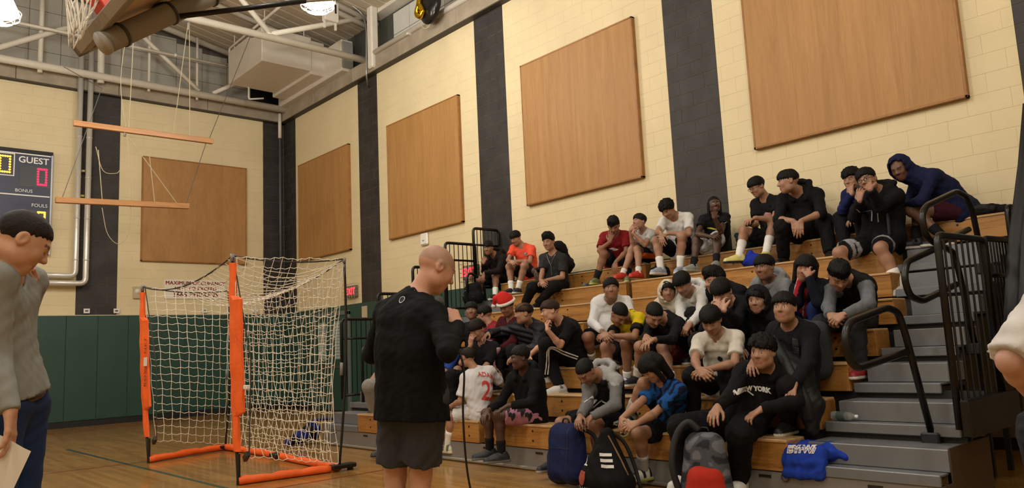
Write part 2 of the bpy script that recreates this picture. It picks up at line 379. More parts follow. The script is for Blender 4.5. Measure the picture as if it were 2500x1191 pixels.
# ---- foil balloon caught at the clerestory
BL = empty('foil_balloon', (-.35, -7.1, 7.75), 'dark foil balloon with a gold number caught above the wall ledge', 'balloon')
bm_ = MB(); n1, n2 = 20, 14; vs = []; fs = []
for i in range(n2+1):
    ph = -math.pi/2+math.pi*i/n2
    for j in range(n1):
        th = 2*math.pi*j/n1; rr = 1+.05*math.sin(9*th)*math.cos(ph)
        vs.append((-.35+.13*math.cos(ph)*math.cos(th)*rr, -7.1+.33*math.cos(ph)*math.sin(th)*rr, 7.85+.42*math.sin(ph)))
for i in range(n2):
    for j in range(n1): fs.append((i*n1+j, i*n1+(j+1) % n1, (i+1)*n1+(j+1) % n1, (i+1)*n1+j))
bm_.add(vs, fs).build('envelope', mat('smoke_foil', '#2b2a28', .2, .6), BL, True)
MB().tube(catmull([(-.5, -6.92, 8.02), (-.51, -7.0, 7.93), (-.52, -6.98, 7.8), (-.52, -6.92, 7.66), (-.5, -7.0, 7.58), (-.5, -7.08, 7.66), (-.52, -7.02, 7.8)]), .055, 8).build('gold_number', mat('gold_foil', '#c9a31c', .16, 1.), BL, True)
MB().tube(sag((-.35, -7.1, 7.43), (-.2, -6.6, 7.62), .08), .006, 5).build('ribbon', cream, BL)
# ---- folded basketball backboard
KB = np.array([-7.348, -11.777, 3.757]); EA = np.array([.09, -1.86, .1]); EB = np.array([.85, .07, .66])
EA = EA/np.linalg.norm(EA); EB = EB-EA*(EB@EA); EB /= np.linalg.norm(EB); EN = np.cross(EB, EA); EN /= np.linalg.norm(EN)
if EN[2] < 0: EN = -EN
def kb(a, b, c): return KB+EA*a+EB*b+EN*c
HB = empty('basketball_hoop', tuple(kb(.9, .5, 0)), 'basketball backboard folded up under the roof, seen from behind with its net', 'hoop')
steelb = mat('hoop_steel', '#8b877c', .5, .0); blackm = mat('black_steel', '#141416', .38, .3)
MB().obox(kb(.915, .535, .0), (.90, .52, .012), [EA, EB, EN], 0).build('board', mat('board_back', '#c4a884', .5, var=.04), HB)
for a0, a1, b0, b1 in ((0, 1.83, 0, .09), (0, 1.83, .98, 1.07), (0, .09, 0, 1.07), (1.74, 1.83, 0, 1.07)):
    MB().obox(kb((a0+a1)/2, (b0+b1)/2, -.01), ((a1-a0)/2, (b1-b0)/2, .05), [EA, EB, EN], .008).build('board_frame', mat('board_frame', '#8f8678', .5), HB)
MB().tube([kb(.52, -.02, -.13), kb(.52, 1.7, -.13)], .088, 20).build('mast', steelb, HB, True)
MB().tube([kb(.52, -.03, -.13), kb(.52, 0.0, -.13)], .093, 20).build('mast_cap', mat('mast_cap', '#a09c92', .5), HB, True)
for b_ in (.15, .62, 1.05):
    MB().tube([kb(.52, b_-.012, -.13), kb(.52, b_+.012, -.13)], .098, 20).build('strap', mat('strap_grey', '#47453f', .5, .5), HB, True)
for b_ in (.13, .60): MB().obox(kb(.44, b_, -.07), (.07, .05, .05), [EA, EB, EN], .01).build('clamp', blackm, HB)
MB().tube([kb(.62, .62, -.2), (-5.72, -12.6, 4.32)], .022, 10).build('brace_rod', blackm, HB, True)
MB().tube([(-5.74, -12.6, 4.31), (-4.9, -12.75, 4.55), (-2.2, -13.2, 6.9)], .014, 8).build('brace_tip', mat('galvanised2', '#a9a9a4', .3, .8), HB, True)
MB().tube([kb(.52, 1.7, -.13), (-5.6, -12.3, 9.6)], .05, 10).build('drop_mast', steelb, HB, True)
rc = kb(.62, .12, .36); MB().tube([rc+.225*(math.cos(a)*EA+math.sin(a)*EN) for a in np.linspace(0, 2*math.pi, 33)][:-1], .010, 8, closed=True).build('rim', mat('rim_red', '#c23a24', .4), HB, True)
MB().obox(kb(.62, .12, .11), (.09, .05, .10), [EA, EB, EN], .01).build('rim_bracket', MATS['rim_red'], HB)
nt = MB(); white_net = mat('net_cord', '#d8d2c4', .8)
for k in range(12):
    a = k*math.pi/6
    for sgn in (1, -1):
        pts = []
        for i in range(6):
            t = i/5; aa = a+sgn*t*1.3; rr = .225*(1-.38*t); p = rc+rr*(math.cos(aa)*EA+math.sin(aa)*EN*(1-.75*t)); pts.append(p-np.array([.02*t, 0, .52*t+.025*math.sin(5*aa)]))
        nt.tube(catmull(pts, 3), .005, 5)
nt.build('net', white_net, HB, True)
# ---- hanging wooden bars on ropes (climbing-rope hoist)
barw = wood('bar_wood', '#8a5c34', '#a4713f', '#b98550', (.4, 6, 6), 4, .45)
rope = mat('rope', '#a89c80', .9); cable = mat('cable', '#4c4a44', .5, .5)
def bar(p, q, label):
    p, q = np.array(p), np.array(q); B = empty('hanging_bar', tuple((p+q)/2), label, 'bar', 'hanging wooden bars'); d = (q-p)/np.linalg.norm(q-p)
    MB().obox((p+q)/2, (np.linalg.norm(q-p)/2, .035, .05), [d, np.cross((0, 0, 1), d), (0, 0, 1)], .008).build('beam', barw, B); return B
B1 = bar((-5.77, -4.28, 5.31), (-3.43, -4.28, 5.33), 'upper of two hanging wooden bars in front of the scoreboard wall')
B2 = bar((-6.0, -4.28, 3.97), (-3.85, -4.28, 4.05), 'lower of two hanging wooden bars in front of the wall panel')
def ropes(parent, lst, m=rope, r=.007):
    for a, b in lst: MB().tube([a, b], r, 6).build('rope', m, parent)
ropes(B1, [((-4.9, -4.28, 5.36), (-4.84, -4.28, 7.6)), ((-3.9, -4.28, 7.6), (-4.15, -4.28, 5.34)), ((-3.88, -4.28, 7.6), (-3.85, -4.28, 5.34))])
ropes(B1, [((-3.5, -4.28, 5.36), (-2.69, -4.28, 7.6))], cable, .006)
ropes(B2, [((-3.55, -4.28, 5.30), (-3.92, -4.28, 4.06)), ((-5.9, -4.28, 4.02), (-5.35, -4.28, 6.0)), ((-5.35, -4.28, 6.0), (-5.2, -.5, 7.6))], cable, .006)
ropes(B2, [((-4.95, -4.28, 5.26), (-4.05, -4.28, 4.06)), ((-4.55, -4.28, 4.9), (-4.45, -4.28, 4.06)), ((-5.3, -4.28, 4.04), (-5.38, -4.28, 4.9))])
MB().tube(catmull([(-5.42, -4.28, 4.95), (-5.3, -4.28, 4.55), (-5.1, -4.28, 4.52), (-5.02, -4.28, 4.6)]), .006, 6).build('slack_rope', rope, B2, True)
MB().tube(catmull([(-5.3, -4.28, 3.9), (-5.2, -4.28, 3.45), (-5.0, -4.28, 3.3), (-4.85, -4.28, 3.7), (-4.9, -4.28, 5.0), (-5.05, -4.28, 6.2), (-4.9, -4.28, 7.6)]), .006, 6).build('slack_rope', rope, B2, True)
for p in ((-3.9, -4.28, 7.42), (-4.97, -4.28, 5.2)): MB().tube([(p[0], p[1], p[2]), (p[0]+.02, p[1], p[2]+.16)], .02, 8).build('turnbuckle', steelb, B1, True)
# ================================================================ THINGS ON THE WALLS
panelw = wood('oak_panel', '#966b3a', '#a67a45', '#b28751', (1.4, 7, .45), 1.6, .6, board=.05)
edgew = wood('oak_edge', '#7a5026', '#94652f', '#a67539', (1, 1, 1), 4, .5)
def wall_panel(axis, a, b, z0, z1, label):
    """acoustic panel of four vertical sheets with an edge strip all round; axis y: on the side wall"""
    T = .07
    def P(u0, u1, d0, d1, za, zb): return ((-d1, u0, za), (-d0, u1, zb)) if axis == 'y' else ((u0, -d1, za), (u1, -d0, zb))
    m_ = (a+b)/2; E_ = empty('wall_panel', (0, m_, z0) if axis == 'y' else (m_, 0, z0), label, 'panel', 'wood veneer wall panels')
    n = 4; wd = (b-a)/n
    for k in range(n):
        lo, hi = P(a+k*wd+.0006, a+(k+1)*wd-.0006, .02, T-.004, z0+.02, z1-.02); MB().box(lo, hi).build('sheet', panelw, E_)
    for (u0, u1, za, zb) in ((a, b, z0, z0+.03), (a, b, z1-.03, z1), (a, a+.03, z0, z1), (b-.03, b, z0, z1)):
        lo, hi = P(u0, u1, .0, T, za, zb); MB().box(lo, hi, .005).build('edge_strip', edgew, E_)
PZ0, PZ1 = 3.546, 5.978
wall_panel('y', -3.421, -.944, PZ0, PZ1, 'wood wall panel nearest the corner on the bleacher wall')
wall_panel('y', -7.499, -5.031, PZ0, PZ1, 'wood wall panel above the small white wall box')
wall_panel('y', -11.717, -9.251, PZ0, PZ1, 'wood wall panel between the two nearest dark block stripes')
wall_panel('y', -15.975, -13.509, PZ0, PZ1, 'nearest wood wall panel above the boys in hoodies, cut by the photo top')
wall_panel('x', -3.458, -1.013, PZ0, PZ1, 'wood wall panel on the scoreboard wall above the occupancy sign')
# text helper: flat lettering laid on a plane
def text_mesh(txt, size, c, xdir, ydir, bold=0, align='CENTER', space=1.0, shear=0):
    cu = bpy.data.curves.new('t', 'FONT'); cu.body = txt; cu.size = size; cu.align_x = align; cu.align_y = 'CENTER'; cu.offset = bold; cu.space_character = space; cu.shear = shear; cu.resolution_u = 3
    o = bpy.data.objects.new('t', cu); COL.objects.link(o); dg = bpy.context.evaluated_depsgraph_get(); me = bpy.data.meshes.new_from_object(o.evaluated_get(dg))
    vs = [np.array(c)+np.array(xdir)*v.co.x+np.array(ydir)*v.co.y for v in me.vertices]; fs = [tuple(p.vertices) for p in me.polygons]
    bpy.data.objects.remove(o); bpy.data.curves.remove(cu); bpy.data.meshes.remove(me); return vs, fs
def letters(name, txt, size, c, xdir, ydir, m, parent, **k):
    vs, fs = text_mesh(txt, size, c, xdir, ydir, **k); par = list(range(len(vs)))
    def find(i):
        while par[i] != i: par[i] = par[par[i]]; i = par[i]
        return i
    for f_ in fs:
        for a in f_[1:]: par[find(a)] = find(f_[0])
    groups = {}
    for f_ in fs: groups.setdefault(find(f_[0]), []).append(f_)
    for g in groups.values():
        ids = sorted({i for f_ in g for i in f_}); mp = {i: j for j, i in enumerate(ids)}; MB().add([vs[i] for i in ids], [tuple(mp[i] for i in f_) for f_ in g]).build('letter', m, parent)
XB, ZU = (1, 0, 0), (0, 0, 1)
# scoreboard
SBD = empty('scoreboard', (-6.5, -.06, 4.7), 'navy scoreboard with lit red and amber digits on the far wall', 'scoreboard')
navy = mat('scoreboard_navy', '#10163a', .4); blk = mat('display_black', '#0c0404', .35); whitep = mat('white_print', '#e9e8e4', .5)
MB().box((-7.76, -.13, 3.6), (-5.28, -.0, 5.76), .01).build('cabinet', navy, SBD)
MB().box((-7.78, -.15, 5.72), (-5.27, -.0, 5.79)).build('top_rail', blackr, SBD)
MB().box((-5.30, -.145, 3.6), (-5.27, -.0, 5.74)).build('side_rail', mat('rail_grey', '#9aa0a8', .4, .5), SBD)
for z_ in (5.695, 4.82): MB().box((-7.74, -.136, z_-.012), (-5.31, -.131, z_+.012)).build('white_rule', whitep, SBD)
MB().box((-7.02, -.136, 5.20), (-5.96, -.130, 5.68)).build('clock_border', whitep, SBD)
MB().box((-7.00, -.140, 5.22), (-5.98, -.133, 5.66)).build('clock_window', blk, SBD)
MB().box((-5.87, -.138, 5.0), (-5.31, -.131, 5.46)).build('score_window', blk, SBD)
MB().box((-7.7, -.138, 5.0), (-7.12, -.131, 5.46)).build('score_window', blk, SBD)
MB().box((-5.87, -.138, 4.18), (-5.31, -.131, 4.52)).build('foul_window', blk, SBD)
amber = mat('led_amber', '#ff9a20', .4, emit='#ff9628', estr=7); redl = mat('led_red', '#ff1030', .4, emit='#ff1838', estr=6)
def digit(x, z, w_, h, m, name='digit'):
    b = MB(); SEG = {'0': 'abcdef'}; r = .011; dots = []
    for k in range(7): dots += [(x-w_/2, z+h/2-h*k/6*1.0), (x+w_/2, z+h/2-h*k/6)]
    for k in range(1, 4): dots += [(x-w_/2+w_*k/4, z+h/2), (x-w_/2+w_*k/4, z-h/2)]
    for (px, pz) in dots:
        for ox, oz in ((0, 0),):
            b.lathe([(0, .012), (r*.8, .010), (r*1.9, .002), (r*2, 0)], (px, -.139, pz), (0, -1, 0), 8)
    b.build(name, m, SBD)
digit(-6.13, 5.44, .17, .33, amber); digit(-6.52, 5.44, .17, .33, amber); digit(-5.46, 5.235, .15, .33, redl); digit(-7.3, 5.235, .15, .33, redl); digit(-5.45, 4.35, .12, .26, amber)
letters('lettering', 'GUEST', .185, (-5.62, -.1365, 5.565), XB, ZU, whitep, SBD, bold=.003); letters('lettering', 'BONUS', .095, (-5.78, -.1365, 4.91), XB, ZU, whitep, SBD); letters('lettering', 'FOULS', .10, (-5.49, -.1365, 4.62), XB, ZU, whitep, SBD)
letters('lettering', 'HOME', .185, (-7.4, -.1365, 5.565), XB, ZU, whitep, SBD, bold=.003)
# aluminium clad pipes
alu = mat('alu_jacket', '#cfccc4', .3, .35, bump=.35, bscale=18)
AP = empty('clad_pipes', (-4.7, -.15, 3), 'pair of shiny jacketed pipes turning along the far wall beside the scoreboard', 'pipe')
MB().tube(fillet([(-4.60, -.20, 8.6), (-4.60, -.20, 3.0), (-5.6, -.20, 3.0)], .12), .058, 16).build('outer_pipe', alu, AP, True)
MB().tube(fillet([(-4.80, -.20, 8.6), (-4.80, -.20, 3.16), (-5.6, -.20, 3.16)], .12), .058, 16).build('inner_pipe', alu, AP, True)
for z_ in (3.5, 4.4, 5.3, 6.2):
    for x_ in (-4.6, -4.8): MB().tube([(x_, -.20, z_-.015), (x_, -.20, z_+.015)], .063, 16).build('band', alu, AP, True)
for z_ in (5.45, 4.9): MB().box((-4.73, -.2, z_-.02), (-4.67, -.12, z_+.02)).build('spacer', mat('spacer_yellow', '#a89a4c', .6), AP)
VB = empty('junction_box', (-5.6, -.1, 2.5), 'tall beige wall box under the jacketed pipes', 'box'); beige = mat('beige_metal', '#b8aa8c', .5)
MB().box((-5.72, -.14, 2.52), (-5.5, 0, 3.27), .012).build('case', beige, VB); MB().box((-5.70, -.15, 2.56), (-5.52, -.138, 3.23), .006).build('cover', beige, VB)
# occupancy sign
OS = empty('occupancy_sign', (-2.22, -.01, 2.9), 'white occupancy sign with red lettering on the far wall', 'sign')
MB().box((-2.93, -.022, 2.70), (-1.52, -.0, 3.15), .004).build('board', mat('sign_white', '#e3dccb', .5), OS)
redp = mat('sign_red', '#8e1c1c', .6)
for txt, z_, s_, bo in (('MAXIMUM OCCUPANCY', 3.065, .118, .001), ('NOT TO EXCEED', 2.935, .118, .001), ('1665 PERSONS', 2.795, .155, .002)): [letters('lettering', txt, s_, (-2.22+dx, -.0235, z_+dz), XB, ZU, redp, OS, space=1.06) for dx, dz in ((-.0045, 0), (.0045, .002))]
FB = empty('alarm_pull', (-3.51, -.02, 2.8), 'small cream wall device left of the occupancy sign', 'device')
MB().box((-3.60, -.05, 2.70), (-3.42, 0, 2.97), .008).build('plate', beige, FB); MB().lathe([(0, .02), (.05, .018), (.06, 0)], (-3.51, -.05, 2.86), (0, -1, 0), 16).build('dial', mat('dial_white', '#d9d2c2', .4), FB, True)
for k, (x_, wh) in enumerate(((-4.53, 'left on the dark stripe'), (-3.94, 'at the right edge of the dark stripe'), (-2.03, 'under the occupancy sign'), (-.79, 'nearest the corner'))):
    T_ = empty('number_tag', (x_, -.07, 2.45), 'small white paper tag above the green pads, '+wh, 'tag', 'paper tags above the pads'); MB().box((x_-.06, -.064, 2.375), (x_+.06, -.06, 2.475)).build('paper', mat('paper', '#dedad2', .8), T_)
    MB().box((x_-.03, -.066, 2.41), (x_+.03, -.0642, 2.44)).build('print', mat('print_dark', '#44474c', .8), T_)
# small white access point on the side wall
WA = empty('access_point', (-.02, -6.24, 3.3), 'small white rounded wall box under the second wood panel', 'device'); wpl = mat('white_plastic', '#e6e2da', .35)
MB().box((-.06, -6.36, 3.28), (0, -6.12, 3.52), .025).build('case', wpl, WA); MB().box((-.063, -6.26, 3.36), (-.059, -6.22, 3.38)).build('logo', mat('print_dark', '#44474c', .8), WA)
# exit signs in wire cages
def exit_sign(y, z, label):
    E_ = empty('exit_sign', (-.05, y, z), label, 'exit sign', 'caged exit signs'); MB().box((-.09, y-.2, z-.13), (0, y+.2, z+.13), .01).build('case', mat('exit_case', '#6b6156', .5), E_)
    letters('lettering', 'EXIT', .2, (-.093, y, z), (0, -1, 0), ZU, mat('exit_red', '#ff2030', .4, emit='#ff2338', estr=5), E_, bold=.006)
    g = MB()
    for k in range(5): zz = z-.16+.08*k; g.tube(fillet([(0, y+.25, zz), (-.14, y+.25, zz), (-.14, y-.25, zz), (0, y-.25, zz)], .03), .004, 5)
    for k in range(6): yy = y-.25+.1*k; g.tube([(-.14, yy, z-.16), (-.14, yy, z+.16)], .004, 5)
    g.build('wire_cage', mat('cage_wire', '#b5ad9b', .4, .6), E_)
exit_sign(-3.45, 2.61, 'lit red exit sign in a wire cage near the corner door'); exit_sign(-7.68, 2.60, 'lit red exit sign in a wire cage behind the bleacher railing')
# door in the side wall
DR = empty('door_1', (0, -2.5, 0)); tag(DR, kind='structure'); dgrey = mat('door_frame_grey', '#5d6660', .45)
for (y0, y1, z0, z1) in ((-3.3, -3.2, 0, 2.2), (-1.75, -1.65, 0, 2.2), (-2.53, -2.43, 0, 2.15), (-3.3, -1.65, 2.12, 2.22)): MB().box((-.06, y0, z0), (-.0, y1, z1), .006).build('frame', dgrey, DR)
for (y0, y1) in ((-2.43, -1.75), (-3.2, -2.53)):
    L_ = MB().box((-.045, y0+.01, .02), (-.01, y1-.01, 2.11)).build('leaf', greenw, DR)
    MB().box((-.05, y0+.2, 1.15), (-.042, y1-.12, 2.0)).build('pane', mat('wired_glass', '#8fa09c', .15, spec=.8), L_)
    for k in range(12): MB().box((-.053, y0+.2, 1.18+.068*k), (-.049, y1-.12, 1.20+.068*k)).build('blind_slat', mat('blind', '#b9bfba', .6), L_)
    MB().box((-.06, y0+.02, .95), (-.045, y1-.02, 1.02)).build('push_bar', mat('steel_grey', '#6d6a66', .4, .7), L_)
TH = empty('thermostat', (-.02, -3.9, 2.1), 'small beige notice on the green wall below the exit sign', 'notice'); MB().box((-.03, -4.02, 1.98), (-.012, -3.82, 2.26)).build('sheet', mat('notice', '#b9a98a', .7), TH)
# court lines
line('court_line_green', [(-5.87, -5.0), (-5.72, -13)], .05, mat('line_green', '#16403a', .3), '')
line('court_line_red', [(-9, -7.86), (-3.3, -7.86)], .035, mat('line_red', '#7a2415', .3), '')
line('court_line_red', [(-9, -11.5), (-3.6, -11.3)], .035, MATS['line_red'], '')
line('court_band', [(-9, -1.5), (-.2, -.9)], .5, mat('line_brown', '#7c5424', .3), '')
# ================================================================ BLEACHERS
BX1, BD, BZ1, BRZ = -3.42, .43, .45, .2605
pine = wood('bleacher_pine', '#754a1e', '#a47238', '#bb8c50', (6, .5, 7), 2.0, .33, board=.10, coat=.25)
pinet = wood('bleacher_pine_top', '#a07a4a', '#b89468', '#c6a67c', (5, .55, 5), 2.6, .38)
gsteel = mat('grey_tread', '#777a7e', .42, .35, var=.05, vscale=4)
gskirt = mat('grey_skirt', '#83807c', .45, .3, var=.06, vscale=3)
dsteel = mat('dark_understructure', '#161514', .6)
bolt = mat('bolt_dark', '#1c130a', .5)
railm = mat('black_rail', '#0f0f10', .32, .2)
BLC = empty('bleachers', (-1.8, -12.5, 0), 'wooden telescopic bleachers with grey steel aisle steps against the block wall', 'bleachers')
YL, YW0 = -8.45, -9.40            # left end of the steel, start of the wood
YR = [-15.52, -15.57, -15.62, -15.68, -15.68, -15.50, -15.36, -16.55]
YGAP = (-11.93, -12.02)
YA1 = -16.55                      # right end of the aisle, first two rows
def ya(i): return YA1 if i <= 2 else -16.30
def X_(i): return BX1+BD*(i-1)
def Z_(i): return BZ1+BRZ*(i-1)
for i in range(1, 9):
    x, z = X_(i), Z_(i); R_ = empty('seat_row', (x, -12, z)); R_.parent = BLC; R_.matrix_parent_inverse = Matrix.Translation(BLC.location).inverted()
    segs = [(YR[i-1], YGAP[1]), (YGAP[0], YW0)]
    if i == 8: segs = [(YR[7], -15.3), (-15.28, YGAP[1]), (YGAP[0], -8.9)]
    for (y0, y1) in segs:
        n = max(1, round((y1-y0)/3.2)); L = (y1-y0)/n
        for k in range(n):
            a, b = y0+k*L+.0015, y0+(k+1)*L-.0015
            MB().box((x, a, z-.23), (x+.022, b, z-.022), .003).build('fascia_board', pine, R_)
            MB().box((x-.012, a, z-.024), (x+.26, b, z), .006).build('seat_board', pinet, R_)
        MB().box((x+.02, y0, z-.23), (x+.26, y0+.02, z-.02)).build('end_cheek', pine, R_)
    bt = MB(); yy = -9.72
    while yy > YR[i-1]+.04:
        if not (YGAP[1]-.03 < yy < YGAP[0]+.03):
            for dz in (-.065, -.16): bt.lathe([(0, .006), (.010, .005), (.012, 0)], (x, yy, z+dz), (-1, 0, 0), 7)
        yy -= 1.02 if i % 2 else .51
    tag(bt.build('bolts', bolt, R_), kind='stuff')
    xb = X_(i+1) if i < 8 else -.06
    MB().box((x+.255, ya(i)-.02, z-.20), (xb+.06, YL, z-.174)).build('foot_deck', dsteel, R_)
    if i < 8: MB().box((xb+.045, ya(i)-.02, z-.18), (xb+.06, YL, z+.04)).build('riser', dsteel, R_)
    # aisle treads: deck nosing and half step, both ends
    zd = z-.165
    for (ya_, yb) in ((ya(i), YR[i-1]-.03), (YW0+.02, YL)):
        if i == 8: continue
        MB().box((x, ya_, zd-.075), (x+.03, yb, zd), .006).build('deck_nosing', gsteel, R_)
        MB().box((x+.01, ya_, zd-.012), (xb+.05, yb, zd-.001)).build('aisle_deck', gsteel, R_)
        MB().box((x+.13, ya_ if ya_ > -12 else ya_-.02, zd), (xb+.05, yb-.06, zd+.145), .006).build('half_step', gsteel, R_)
SK = MB().box((BX1+.012, -16.55, .02), (BX1+.03, YL, .212), .004).build('front_skirt', gskirt, BLC)
MB().box((BX1-.012, -16.55, .005), (BX1+.03, YL, .04), .01).build('skirt_rail', mat('alu_rail', '#a5a19b', .35, .6), SK)
for k in range(10):
    yy = -8.75-k*.82; MB().box((BX1+.006, yy-.05, .165), (BX1+.014, yy+.05, .185)).build('hand_slot', bolt, SK)
MB().box((BX1, -16.58, .0), (-2.56, -16.56, .22)).build('end_panel', mat('end_panel_brown', '#3a2a1a', .6), BLC)
MB().box((BX1+.13, -16.58, .22), (-2.56, -16.57, .44)).build('end_panel', MATS['end_panel_brown'], BLC)
for i in range(2, 9): MB().box((X_(i)+.05, -16.30, 0), (X_(i)+.09, -16.26, Z_(i)-.2)).build('understructure_post', dsteel, BLC); MB().box((X_(i)+.05, -12.0, 0), (X_(i)+.09, -11.96, Z_(i)-.2)).build('understructure_post', dsteel, BLC)
MB().add([(BX1+.05, YL+.01, 0), (-.1, YL+.01, 0), (-.1, YL+.01, 1.9), (BX1+.05, YL+.01, .22), (BX1+.05, YL+.03, 0), (-.1, YL+.03, 0), (-.1, YL+.03, 1.9), (BX1+.05, YL+.03, .22)], [(3, 2, 1, 0), (4, 5, 6, 7), (0, 1, 5, 4), (1, 2, 6, 5), (2, 3, 7, 6), (3, 0, 4, 7)]).build('end_panel', MATS['end_panel_brown'], BLC)
# mid aisle loop rails (right aisle)
def loop(pts, r=.024, name='aisle_rail', rr=.06):
    o = MB().tube(fillet(pts, rr, 4), r, 10).build(name, railm, BLC, True); return o
ry = -16.36
for pts in ([(-2.97, .47), (-3.22, 1.17), (-3.30, 1.33), (-3.47, 1.36), (-4.03, 1.27), (-4.11, 1.19), (-4.09, 1.05), (-3.99, .985), (-3.23, 1.06)],
            [(-1.93, 1.05), (-2.07, 1.6), (-2.14, 1.79), (-2.37, 1.83), (-3.07, 1.68), (-3.14, 1.56), (-3.08, 1.44), (-2.87, 1.405), (-2.17, 1.54)],
            [(-1.50, 1.70), (-1.60, 2.15), (-1.71, 2.28), (-1.92, 2.30), (-2.60, 2.12), (-2.70, 2.04), (-2.67, 1.89), (-2.48, 1.835), (-1.75, 2.0)]):
    o = loop([(a, ry, b) for a, b in pts]); x0, z0 = pts[0]
    MB().box((x0-.05, ry-.06, z0-.06), (x0+.05, ry+.06, z0+.03), .01).build('rail_foot', mat('rail_foot', '#2c3036', .4, .5), o)
# end guards: framed panels of vertical bars stepping up with the rows
def guard_panel(y, x0, x1, zb0, zb1, zt0, zt1, nb, name='end_guard', mid=True):
    g = MB().tube(fillet([(x0, y, zb0), (x0, y, zt0), (x1, y, zt1), (x1, y, zb1)], .07, 4), .024, 10).build(name, railm, BLC, True)
    MB().tube([(x0, y, zb0+.05), (x1, y, zb1+.05)], .02, 8).build('bottom_rail', railm, g, True)
    if mid: MB().tube([(x0, y, zt0-.28), (x1, y, zt1-.28)], .018, 8).build('mid_rail', railm, g, True)
    for k in range(1, nb+1):
        t = k/(nb+1); MB().tube([(x0+(x1-x0)*t, y, zb0+(zb1-zb0)*t+.05), (x0+(x1-x0)*t, y, zt0+(zt1-zt0)*t)], .008, 6).build('baluster', railm, g)
for (x0, x1, zt, zb) in ((-.60, -.04, 3.25, 2.2), (-1.20, -.57, 2.97, 1.85), (-1.85, -1.22, 2.55, 1.5), (-2.5, -1.87, 2.12, 1.05), (-3.12, -2.55, 1.74, .60)):
    guard_panel(YL-.02, x0, x1, zb, zb, zt, zt, 6)
loop([(-.98, -8.72, 1.85), (-.98, -8.72, 2.38), (-.9, -8.72, 2.46), (-.62, -8.72, 2.33), (-.60, -8.72, 1.95)], .022)
loop([(-2.95, -8.75, .55), (-2.95, -8.75, 1.30), (-2.85, -8.75, 1.38), (-2.45, -8.75, 1.25), (-2.4, -8.75, .95)], .022)
for (x0, x1, zb, zt) in ((-3.19, -2.30, .55, 1.83), (-2.28, -1.66, 1.05, 1.86), (-1.62, -1.0, 1.35, 2.16), (-.98, -.45, 1.9, 2.75)):
    guard_panel(-16.62, x0, x1, zb, zb, zt, zt+.02, 7 if x0 < -3 else 8, mid=x0 > -3)
GP = MB().box((-3.22, -16.70, .50), (-2.2, -16.64, .74), .01).build('kick_plate', railm, BLC)
# divider curtain bundle standing at the wall past the bleachers
CT = empty('divider_curtain', (-1.9, -17.1, 1.0), 'black gathered divider curtain hanging at the right edge beyond the bleacher railing', 'curtain')
edge_ = [(-1.28, 3.05), (-1.66, 2.48), (-1.98, 2.07), (-2.19, 1.79), (-2.37, 1.48), (-2.61, 1.02)]; c_ = MB(); vs = []; NR = 26
for (ex, ez) in edge_:
    for j in range(NR): t = j/(NR-1); vs.append((ex+.05*math.sin(t*26)+.02*math.sin(t*61+ez), -16.74-.75*t, ez+.02*math.sin(t*9)))
for (ex, ez) in edge_:
    for j in range(NR): t = j/(NR-1); vs.append((ex+.30, -16.74-.75*t, ez))
n_ = len(edge_); fs = [(i*NR+j, (i+1)*NR+j, (i+1)*NR+j+1, i*NR+j+1) for i in range(n_-1) for j in range(NR-1)]; o_ = n_*NR
fs += [(o_+i*NR+j, o_+i*NR+j+1, o_+(i+1)*NR+j+1, o_+(i+1)*NR+j) for i in range(n_-1) for j in range(NR-1)]
fs += [(j, j+1, o_+j+1, o_+j) for j in range(NR-1)]+[((n_-1)*NR+j+1, (n_-1)*NR+j, o_+(n_-1)*NR+j, o_+(n_-1)*NR+j+1) for j in range(NR-1)]
fs += [(i*NR, o_+i*NR, o_+(i+1)*NR, (i+1)*NR) for i in range(n_-1)]+[(i*NR+NR-1, (i+1)*NR+NR-1, o_+(i+1)*NR+NR-1, o_+i*NR+NR-1) for i in range(n_-1)]
c_.add(vs, fs).build('folds', mat('black_vinyl', '#060608', .6), CT, True)
MB().tube([(-1.2, -17.1, 3.0), (-1.2, -17.1, 8.8)], .02, 8).build('lift_cord', railm, CT)
